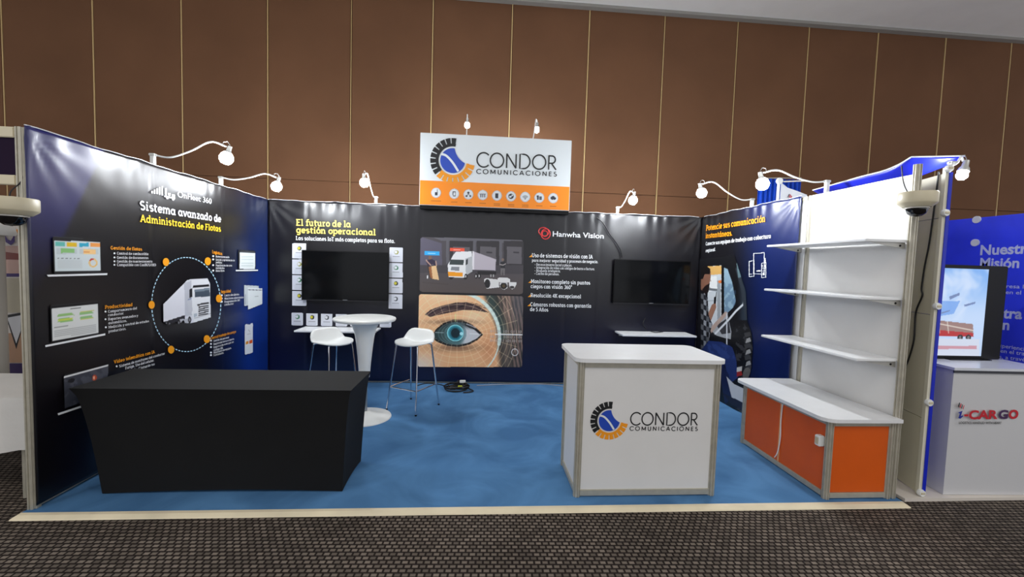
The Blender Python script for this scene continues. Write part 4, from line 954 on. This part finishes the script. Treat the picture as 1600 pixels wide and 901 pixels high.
for px_, lab in (([(652, 602), (668, 598), (690, 601), (700, 606)], 'black cable along the back wall foot, left of the cable coil'), ([(745, 602), (790, 600), (816, 596), (850, 599), (880, 603)], 'pale cable along the back wall foot, right of the cable coil')):
    tag(MB().tube(spline([tuple(np.minimum(hit(x, y, 2, .007), (9, 2.965, 9))) for x, y in px_], 6), .006, 6).build('floor_cable', CABLE if 'black' in lab else mat('pale_cable', (150, 156, 170), .5), None, smooth=True), lab, 'cable', 'cables on the carpet')

# ================================================================== COUNTER
def rtop(x0, x1, y0, y1, z0, z1, r, corners=(1, 1, 1, 1)):
    P = []
    for (cx, cy, a, k) in ((x1-r, y1-r, 0, corners[0]), (x0+r, y1-r, 90, corners[1]), (x0+r, y0+r, 180, corners[2]), (x1-r, y0+r, 270, corners[3])):
        if k: P += [(cx+r*math.cos(math.radians(a+t_*90/6)), cy+r*math.sin(math.radians(a+t_*90/6))) for t_ in range(7)]
        else: P.append((cx+r*(1 if a in (0, 270) else -1), cy+r*(1 if a < 135 else -1)))
    return MB().prism(P, z0, z1)
def frame_box(t, x0, x1, y0, y1, h, panels, m_, rail=.045):
    for x, y in ((x0+.025, y0+.025), (x1-.025, y0+.025), (x0+.025, y1-.025), (x1-.025, y1-.025)): post(t, x, y, .001, h, .025)
    for z0, z1 in ((.008, .008+rail), (h-rail, h)):
        MB().box(x0+.045, x1-.045, y0+.008, y0+.034, z0, z1, .003).build('rail', ALU, t); MB().box(x0+.045, x1-.045, y1-.034, y1-.008, z0, z1, .003).build('rail', ALU, t)
        MB().box(x0+.008, x0+.034, y0+.045, y1-.045, z0, z1, .003).build('rail', ALU, t); MB().box(x1-.034, x1-.008, y0+.045, y1-.045, z0, z1, .003).build('rail', ALU, t)
    if 'f' in panels: MB().box(x0+.045, x1-.045, y0+.018, y0+.024, .05, h-.04).build('panel', m_, t)
    if 'l' in panels: MB().box(x0+.018, x0+.024, y0+.045, y1-.045, .05, h-.04).build('panel', m_, t)
    if 'r' in panels: MB().box(x1-.024, x1-.018, y0+.045, y1-.045, .05, h-.04).build('panel', m_, t)
ct = thing('reception_counter', (4.1, .33, 0), 'white reception counter with gear emblem on an aluminium frame', 'counter')
frame_box(ct, 3.565, 4.64, .07, .60, 1.005, 'flr', PANEL)
rtop(3.535, 4.665, .035, .63, 1.005, 1.033, .07).build('counter_top', WHITE, ct)
PC = Plane(1, .088, (1, 0, 0), (0, -1, 0))
logo(ct, PC, (952, 656.8), 29.5, ((984, 663.5), (1090, 664), 19.5), ((983.5, 672), (1090, 672.5), 6.2), .002)

# ================================================================== ORANGE CABINET AND SHELVES
cb = thing('display_cabinet', (5.72, .52, 0), 'orange low cabinet with white top against the right wall', 'cabinet')
frame_box(cb, 5.45, 5.99, .0, 1.04, .598, 'f', ORANGE, .04)
for a, b_ in ((.045, .515), (.525, .995)): MB().box(5.468, 5.474, a, b_, .05, .56).build('door', ORANGE, cb)
MB().box(5.462, 5.470, .513, .527, .05, .56).build('door_seam', mat('pale_seam', (226, 170, 120), .5), cb)
rtop(5.395, 5.995, -.035, 1.10, .598, .625, .09, (0, 1, 1, 0)).build('cabinet_top', WHITE, cb)
ob = thing('power_outlet', (5.44, .075, .42), 'small white power outlet box stuck on the orange cabinet', 'outlet')
MB().box(5.42, 5.468, .05, .1, .385, .465, .006).build('box', PLASTIC, ob); MB().box(5.416, 5.421, .06, .09, .4, .45, .002).build('socket_plate', CREAM, ob)
tag(MB().tube(spline([(5.46, .5, .56), (5.458, .505, .42), (5.458, .50, .26), (5.458, .52, .13), (5.456, .55, .07)], 6), .0045, 6).build('hanging_cable', PLASTIC, None, smooth=True), 'thin white cord hanging down the orange cabinet front', 'cord')
for z, lab in ((1.955, 'white bracket shelf, top of three on the right wall'), (1.525, 'white bracket shelf, middle of three on the right wall'), (1.062, 'white bracket shelf, lowest of three above the orange cabinet')):
    t = thing('bracket_shelf', (5.83, .58, z-.06), lab, 'shelf', 'white shelves on the right wall')
    MB().box(5.665, 5.998, .045, 1.12, z-.02, z, .003).build('board', SH, t)
    for y in (.06, 1.07):
        b = MB(); q = [(5.995, z-.02), (5.72, z-.02), (5.80, z-.036), (5.995, z-.066)]
        A = [b.bm.verts.new((x, y, zz_)) for x, zz_ in q]; B = [b.bm.verts.new((x, y+.012, zz_)) for x, zz_ in q]
        b.bm.faces.new(A); b.bm.faces.new(B[::-1])
        for k in range(4): b.bm.faces.new((A[k], B[k], B[(k+1) % 4], A[(k+1) % 4]))
        br_ = b.build('bracket', mat('bracket_metal', (186, 184, 178), .4, .5), t)
        MB().lathe([(.0001, 0), (.008, 0), (.008, .003), (.0001, .003)], (5.955, y, z-.043), 10, Matrix.Rotation(math.pi/2, 4, 'X')).build('screw', BLACKP, br_)

# ================================================================== DOME CAMERAS
def dome(c, r, label, post_x):
    c = Vector(c); t = thing('dome_camera', c, label, 'camera', 'dome cameras on the front posts')
    MB().lathe([(.0001, .042), (r*.96, .042), (r, .036), (r, -.03), (r*.98, -.036), (r*.72, -.062), (.0001, -.062)], c, 36).build('housing', CREAM, t, smooth=True)
    MB().lathe([(r*.56, -.06), (r*.55, -.078), (r*.46, -.105), (r*.28, -.122), (.0001, -.128)], c, 28).build('dome', mat('smoked_dome', (10, 10, 12), .06, spec=.7), t, smooth=True)
    MB().lathe([(r*.62, -.060), (r*.62, -.070), (r*.55, -.072), (r*.55, -.06)], c, 28).build('dome_ring', mat('dome_ring_metal', (200, 196, 186), .35, .3), t, smooth=True)
    MB().box(c.x-.03, c.x+.03, c.y-.02, .002, c.z+.04, c.z+.05, .002).build('mounting_plate', ALU, t)
    MB().tube(spline([c+Vector((-.04, .03, .04)), c+Vector((-.05, .05, .09)), c+Vector((-.03, .09, .16)), c+Vector((-.036, .10, .25))], 5), .004, 6).build('camera_cable', CABLE, t, smooth=True)
dome((5.905, -.085, 2.235), .108, 'cream dome camera on the right front post beside the white shelves', 6.0)
dome((.012, -.085, 1.95), .118, 'cream dome camera on the left front post beside the banner', -.03)

# ================================================================== NEIGHBOUR STAND ON THE RIGHT
structure(MB().box(6.10, 9.5, .0, 3.0, HF-.002, .004).build('floor_neighbour', mat('pale_platform', (214, 206, 196), .6, noise=.05, nscale=2)))
ang = math.atan2(.30, 1.0)                              # pop-up display, its cream back turned to the photographer
A0 = np.array((6.262, .045)); D0 = np.array((math.sin(ang), math.cos(ang))); N0 = np.array((math.cos(ang), -math.sin(ang)))
pop = thing('pop_up_display', (6.262, .045, 0), 'cream backed pop-up display wall beside the white shelf wall', 'display wall')
CR = mat('cream_backing', (206, 200, 176), .6, noise=.04, nscale=2); BLU = mat('blue_graphic', (22, 40, 190), .3)
zc = [.012, .60, 1.40, 2.13, 2.46]
def slab(a0, a1, off, th, z0, z1):
    b = MB(); q = [A0+D0*a0+N0*off, A0+D0*a1+N0*off, A0+D0*a1+N0*(off+th), A0+D0*a0+N0*(off+th)]
    return b.prism([tuple(p) for p in q], z0, z1)
for z0, z1 in zip(zc, zc[1:]): slab(0, 2.1, 0, .012, z0+.002, z1-.002).build('back_panel', CR, pop)
slab(-.012, 2.1, .014, .02, .04, 2.46).build('front_graphic', BLU, pop)
slab(-.004, .03, -.006, .03, .005, 2.50).build('edge_profile', mat('cream_edge', (222, 218, 198), .5), pop)
for px_, py_ in ((1472, 262), (1472, 332), (1455, 478), (1447, 629), (1435, 770)):
    P = hit(px_, py_, 1, A0[1]-.02); P[0] = 6.262
    hb_ = MB().lathe([(.0001, -.014), (.024, -.014), (.028, 0), (.024, .014), (.0001, .014)], (6.262, .03, max(.03, P[2])), 16, Matrix.Rotation(math.pi/2, 4, 'X')).build('hub', PLASTIC, pop, smooth=True)
    MB().box(6.245, 6.28, .012, .024, max(.03, P[2])-.008, max(.03, P[2])+.008, .002).build('hub_clip', CREAM, hb_)
def on_pop(x, y):                                       # photo direction met by the cream face
    d = ray(x, y); n3 = np.array((N0[0], N0[1], 0)); o3 = np.array((A0[0], A0[1], 0))-n3*.009
    return tuple(CAM+d*(((o3-CAM)@n3)/(d@n3)))
tag(MB().tube(spline([on_pop(x, y) for x, y in ((1467, 268), (1463, 300), (1459, 330), (1452, 380), (1445, 415), (1440, 450), (1441, 462), (1431, 488), (1428, 530), (1420, 560), (1411, 582), (1408, 603))], 5), .006, 6).build('display_cable', CABLE, None, smooth=True), 'wavy black cable hanging down the cream pop-up display', 'cable')
cn = thing('blue_canopy', (6.3, .7, 2.46), 'curled blue printed canopy above the white shelf wall', 'canopy')
upx = [(1424, 245), (1404, 257), (1380, 267), (1345, 276), (1310, 286), (1270, 297)]; dnx = [(1508, 243.5), (1470, 262), (1425, 276), (1375, 287), (1330, 297), (1285, 306)]
ya = [.06, .22, .36, .60, .85, 1.15]
UA = spline([tuple(hit(x, y, 0, 6.20)) for x, y in upx], 5); DA = spline([tuple(hit(x, y, 0, X_)) for (x, y), X_ in zip(dnx, (6.46, 6.42, 6.40, 6.38, 6.36, 6.34))], 5)
def canopy(u, v):
    i = min(int(u*(len(UA)-1)+.5), len(UA)-1); a, b_ = UA[i], DA[i]; p = a.lerp(b_, v); p.z -= .07*math.sin(math.pi*v)*math.sin(math.pi*min(1, u*1.1)); return p
o = MB().surf(canopy, len(UA)-1, 10).build('printed_sheet', mat('blue_fabric', (38, 48, 196), .35), cn, smooth=True)
md = o.modifiers.new('s', 'SOLIDIFY'); md.thickness = .004
MB().tube([tuple(DA[0])]+[tuple(p) for p in UA], .006, 6).build('white_edge', PLASTIC, cn, smooth=True)
lamp((6.285, .03, 2.51), tuple(hit(1503, 274, 1, .04)), 'lit clamp lamp on the pop-up display, beyond the blue canopy', r=.034, hgt=.03)
# rear pop-up of the same neighbour: white pole with hub, white printed corner, blue curtain
rp = thing('rear_display_frame', (6.42, 1.86, 0), 'white display pole with hub and curved printed sheet behind the driver banner', 'display frame')
Pq = hit(1217, 283, 1, 1.86)
MB().tube([(Pq[0], 1.86, .004), (Pq[0], 1.86, Pq[2])], .016, 10).build('pole', PLASTIC, rp, smooth=True)
MB().lathe([(.0001, -.016), (.034, -.016), (.04, 0), (.034, .016), (.0001, .016)], (Pq[0], 1.85, Pq[2]), 16, Matrix.Rotation(math.pi/2, 4, 'X')).build('hub', PLASTIC, rp, smooth=True)
Z2 = [hit(x, y, 1, 1.86)[2] for x, y in ((1222, 285), (1232, 293), (1244, 297), (1262, 304))]; X2 = [hit(x, y, 1, 1.86)[0] for x, y in ((1222, 285), (1232, 293), (1244, 297), (1262, 304))]
b = MB()
for k in range(3): b.poly3([(X2[k], 1.87, .1), (X2[k+1], 1.87, .1), (X2[k+1], 1.87, Z2[k+1]), (X2[k], 1.87, Z2[k])])
o = b.build('printed_sheet', mat('white_sheet', (226, 230, 238), .4), rp); o.modifiers.new('s', 'SOLIDIFY').thickness = .006
PQ = Plane(1, 1.862, (1, 0, 0), (0, -1, 0))
for q, m_ in (([(1230, 308), (1232, 303), (1233.5, 303), (1231, 308.5)], INK_K), ([(1232, 308), (1234, 303.5), (1235.3, 304.5), (1233.4, 309)], INK_R), ([(1234.4, 309), (1236, 305), (1237, 307), (1235.8, 310)], INK_R), ([(1229.5, 311.5), (1232, 308.8), (1232, 311.4)], INK_K)): flat(rp, PQ, q, m_, .006, 'emblem_stripe')
MB().tube([(Pq[0]+.04, 1.85, Pq[2]-.005), tuple(hit(1262, 282, 1, 1.5))], .008, 6).build('cross_bar', ALU, rp)
cu = thing('blue_curtain', (6.4, 2.4, 0), 'pleated blue curtain glimpsed above the driver banner', 'curtain')
xa, xb = hit(1184, 300, 1, 2.45)[0], hit(1222, 300, 1, 2.45)[0]; zt_ = hit(1200, 279, 1, 2.45)[2]
o = MB().surf(lambda u, v: (xa+(xb-xa+.25)*u, 2.45+.02*math.sin(u*60), .01+(zt_-.01)*v), 60, 6).build('pleated_cloth', mat('blue_satin', (20, 70, 190), .35, .1), cu, smooth=True); o.modifiers.new('s', 'SOLIDIFY').thickness = .004
MB().tube([(xa, 2.45, zt_), (xb+.25, 2.45, zt_+.03)], .008, 6).build('curtain_rail', ALU, cu)
# blue text wall
nb = thing('blue_text_panel', (7.7, .9, 0), 'bright blue printed panel with white mission and vision text', 'display panel')
MB().box(7.70, 7.72, .15, 2.3, .006, 2.285, .003).build('graphic', mat('bright_blue_print', (60, 76, 246), .35, noise=.12, nscale=2.5), nb)
PN = Plane(0, 7.699, (0, -1, 0), (-1, 0, 0))
NT = mat('pale_blue_ink_text', (214, 222, 250), .4)
for s, p0, p1, cp, bo in (('Nuestra', (1531.5, 398), (1617, 395), 15, .03), ('Misión', (1531, 417.5), (1592.5, 418), 14.5, .03), ('Ser la empresa logística', (1521, 448), (1643, 452), 5.5, .005), ('referencia en el mercado', (1521, 457), (1650, 462), 5.5, .005),
        ('Nuestra', (1520, 494), (1597, 498), 15, .03), ('Visión', (1520, 512), (1577, 515), 14.5, .03), ('Brindar la experiencia más', (1515, 535), (1628, 552), 5.5, .005), ('satisfactoria en el transporte', (1512, 544), (1640, 560), 5.5, .005), ('de mercancías, a través de', (1508, 553), (1622, 567), 5.5, .005)):
    text(nb, s, PN, p0, p1, cp, NT, bo, .002, words=True)
for x, y in ((1524.5, 379), (1527, 343)): 
    P = PN.at(x, y); MB().lathe([(.0001, 0), (.035, 0), (.035, .012), (.0001, .012)], tuple(P), 16, Matrix.Rotation(-math.pi/2, 4, 'Y')).build('fixing_disc', PLASTIC, nb)
# screen on the podium, podium
pd = thing('podium', (6.95, .3, 0), 'white and grey podium with red and blue cargo emblem', 'podium')
PW = mat('podium_white', (204, 204, 206), .45)
MB().prism([(6.465, .045), (7.25, .025), (7.30, .42), (6.52, .46)], .006, .985).build('body', PW, pd)
MB().prism([(6.45, .03), (7.27, .008), (7.32, .44), (6.51, .48)], .985, 1.005).build('top', mat('podium_top', (216, 220, 228), .2), pd)
MB().prism([(6.455, .034), (7.265, .012), (7.265, .02), (6.455, .042)], .965, .985).build('top_edge', mat('dark_edge', (52, 54, 62), .4), pd)
PP = Plane(1, .040, (1, 0, 0), (0, -1, 0)).moved(.012)
flat(pd, PP, [(1496.6, 645), (1497.2, 643.6), (1503.4, 641), (1500.6, 649.6), (1504, 648.4), (1504.2, 650), (1499.6, 653.8), (1496.8, 652.6), (1499, 645.4)], mat('navy_ink', (28, 44, 150), .4), .003, 'letter')
text(pd, '-', PP, (1505.5, 652.5), (1512, 652.5), 13, INK_R, .04, .003)
text(pd, 'CAR', PP, (1512.5, 654), (1558, 653.5), 13, INK_R, .04, .003); text(pd, 'G', PP, (1559, 653.5), (1574, 653.3), 13, mat('plum_ink', (70, 36, 84), .4), .04, .003); text(pd, 'O', PP, (1575, 653.3), (1590, 653.1), 13, INK_R, .045, .003)
text(pd, 'LOGISTICS HANDLED WITH HEART', PP, (1497.5, 661.8), (1564, 662), 3.6, INK_K, .02, .003)
for k in range(4): flat(pd, PP, [(1496.3+2.4*k, 634+1.2*k), (1498+2.4*k, 628.5+1.3*k), (1499.6+2.2*k, 628.6+1.4*k), (1497.8+2.2*k, 637+.9*k)], INK_R if k % 2 else INK_K, .003, 'emblem_stripe')
ts = thing('podium_screen', (7.0, .36, 1.0), 'lit portrait screen showing sky and a red truck on the podium', 'screen')
MB().box(6.62, 7.255, .345, .375, 1.008, 1.795, .005).build('casing', BLACKP, ts)
PT = Plane(1, .345, (1, 0, 0), (0, -1, 0))
c = Canvas(PT, 1436, 420, 1532, 560, .005, (120, 170, 236)); P0, P1 = PT.at(1440, 420), PT.at(1530, 560)
U_c = c.P[..., 0]; c.mask |= (U_c > 6.65) & (U_c < 7.20) & (c.P[..., 2] > 1.03) & (c.P[..., 2] < 1.765)
X, Y = c.X, c.Y
c.mix(sm(Y, 420, 500)*.8, (206, 222, 246)); c.mix(.7*sm(fbm(X, Y, 34, 6), -.1, .6)*(Y < 500), (226, 234, 250)); c.poly([(1430, 470), (1500, 470), (1490, 490), (1430, 500)], (84, 140, 226), .6)
for q in ([(1483, 463), (1499, 457), (1499, 461), (1484, 468)], [(1506, 476), (1524, 471), (1524, 474), (1507, 479)], [(1470, 488), (1484, 484), (1484, 486), (1471, 490)]): c.poly(q, (110, 130, 176))
c.poly([(1430, 492), (1465, 500), (1520, 506), (1521, 524), (1430, 520)], (150, 120, 116)); c.poly([(1430, 512), (1521, 520), (1521, 526), (1430, 524)], (176, 40, 46)); c.line([(1440, 500), (1520, 516)], 1.6, (226, 216, 206)); c.line([(1466, 498), (1468, 520)], 1.2, (226, 220, 210)); c.line([(1480, 502), (1482, 520)], 1.2, (226, 220, 210))
for x in (1500, 1513): c.ell(x, 527, 4.4, 4.6, (30, 28, 34)); c.ell(x, 527, 2, 2.2, (120, 116, 120))
c.poly([(1430, 528), (1530, 530), (1530, 560), (1430, 560)], (206, 214, 232)); c.poly([(1430, 540), (1526, 540), (1526, 545), (1430, 545)], (196, 120, 132), .7); c.build('picture', ts, .001, SCREENPIC)
MB().box(6.75, 7.12, .30, .42, 1.005, 1.012).build('stand_foot', BLACKP, ts)

# ================================================================== NEIGHBOUR STAND ON THE LEFT
fs = thing('fascia_frame', (-.6, .03, 2.1), 'pale fascia frame with dark purple board joined to the left front post', 'fascia')
for z0, z1 in ((2.375, 2.44), (2.085, 2.145)): MB().box(-1.4, -.062, .012, .048, z0, z1, .004).build('rail', mat('fascia_rail', (216, 206, 178), .45, .1), fs)
MB().box(-1.4, -.066, .026, .034, 2.145, 2.375).build('fascia_board', mat('dark_purple', (30, 10, 40), .7, spec=.15), fs)
sb = thing('standing_banner', (-1.15, 1.2, 0), 'white and pink printed standing banner behind the left front post', 'banner')
Pn = Plane(1, 1.2, (1, 0, 0), (0, -1, 0)); q0 = Pn.at(3, 330); q1 = Pn.at(40, 330)
MB().box(q0[0]-.1, q1[0]+.15, 1.2, 1.215, .02, hit(10, 332, 1, 1.2)[2], .002).build('print_sheet', mat('white_banner', (226, 220, 214), .5), sb)
MB().box(q0[0]-.1, q1[0]+.15, 1.15, 1.27, .0-.018, .03, .004).build('banner_foot', ALU, sb)
for qq, col in (([(4, 384), (40, 384), (40, 428), (4, 428)], (214, 178, 166)), ([(5, 393), (40, 397), (40, 406), (5, 405)], (140, 66, 54)), ([(6, 427), (40, 427), (40, 432), (6, 432)], (56, 26, 110)), ([(3, 334), (7.5, 334), (8, 366), (4, 366)], (224, 150, 70)), ([(8, 366), (13, 374), (18, 376), (24, 366), (24, 378), (18, 383), (10, 378)], (70, 36, 130)), ([(4, 434), (40, 434), (40, 488), (4, 488)], (196, 188, 166)), ([(4, 520), (40, 520), (40, 566), (4, 566)], (190, 150, 120)), ([(4, 567), (40, 567), (40, 598), (4, 598)], (50, 22, 88)),
        ([(10, 492), (34, 488), (34, 520), (27, 545)], (24, 24, 30)), ([(13, 496), (34, 492), (34, 516), (27, 536)], (224, 226, 232)), ([(18, 360), (30, 358), (30, 364), (18, 364)], (236, 150, 50))):
    flat(sb, Pn, qq, mat('banner_ink_%d_%d_%d' % col, col, .5), .003+.0005*len(sb.children), 'printed_shape')
gp = thing('grey_column', (-1.35, 1.0, 0), 'smooth grey round column at the left picture edge', 'column')
P = hit(-9, 450, 1, 1.0); MB().lathe([(.0001, HF), (.12, HF), (.12, .03), (.10, .05), (.10, 1.80), (.0001, 1.80)], (P[0]-.045, 1.0, 0), 28).build('shaft', mat('column_grey', (188, 184, 176), .5), gp, smooth=True)
MB().lathe([(.0001, 1.95), (.10, 1.95), (.16, 1.87), (.17, 1.82), (.16, 1.80), (.0001, 1.80)], (P[0]-.045, 1.0, 0), 28).build('cap', PLASTIC, gp, smooth=True)
lt = thing('clothed_table', (-.8, .4, 0), 'white clothed table beyond the left front post', 'table')
CL = mat('white_tablecloth', (214, 212, 208), .8, noise=.04, nscale=4, bump=.2, bscale=30)
b = MB(); nn = 60; ring = []
tx0, tx1, ty0, ty1 = -1.35, -.16, .12, .72
per = [(tx0+(tx1-tx0)*k/20, ty0) for k in range(20)]+[(tx1, ty0+(ty1-ty0)*k/10) for k in range(10)]+[(tx1-(tx1-tx0)*k/20, ty1) for k in range(20)]+[(tx0, ty1-(ty1-ty0)*k/10) for k in range(10)]
top_ = [b.bm.verts.new((x, y, .70)) for x, y in per]; mid_ = [b.bm.verts.new((x+.012*math.sin(k*1.3), y+.012*math.cos(k*1.3), .52)) for k, (x, y) in enumerate(per)]; bot_ = [b.bm.verts.new((x+.03*math.sin(k*1.3), y+.03*math.cos(k*1.3), .33+.008*math.sin(k))) for k, (x, y) in enumerate(per)]
for A, B in ((top_, mid_), (mid_, bot_)):
    for k in range(60): b.bm.faces.new((A[k], A[(k+1) % 60], B[(k+1) % 60], B[k]))
b.bm.faces.new(top_); b.build('tablecloth', CL, lt, smooth=True)
for x, y in ((-1.28, .19), (-.24, .19), (-1.28, .65), (-.24, .65)): MB().tube([(x, y, HF), (x, y, .69)], .014, 8).build('leg', ALU, lt)
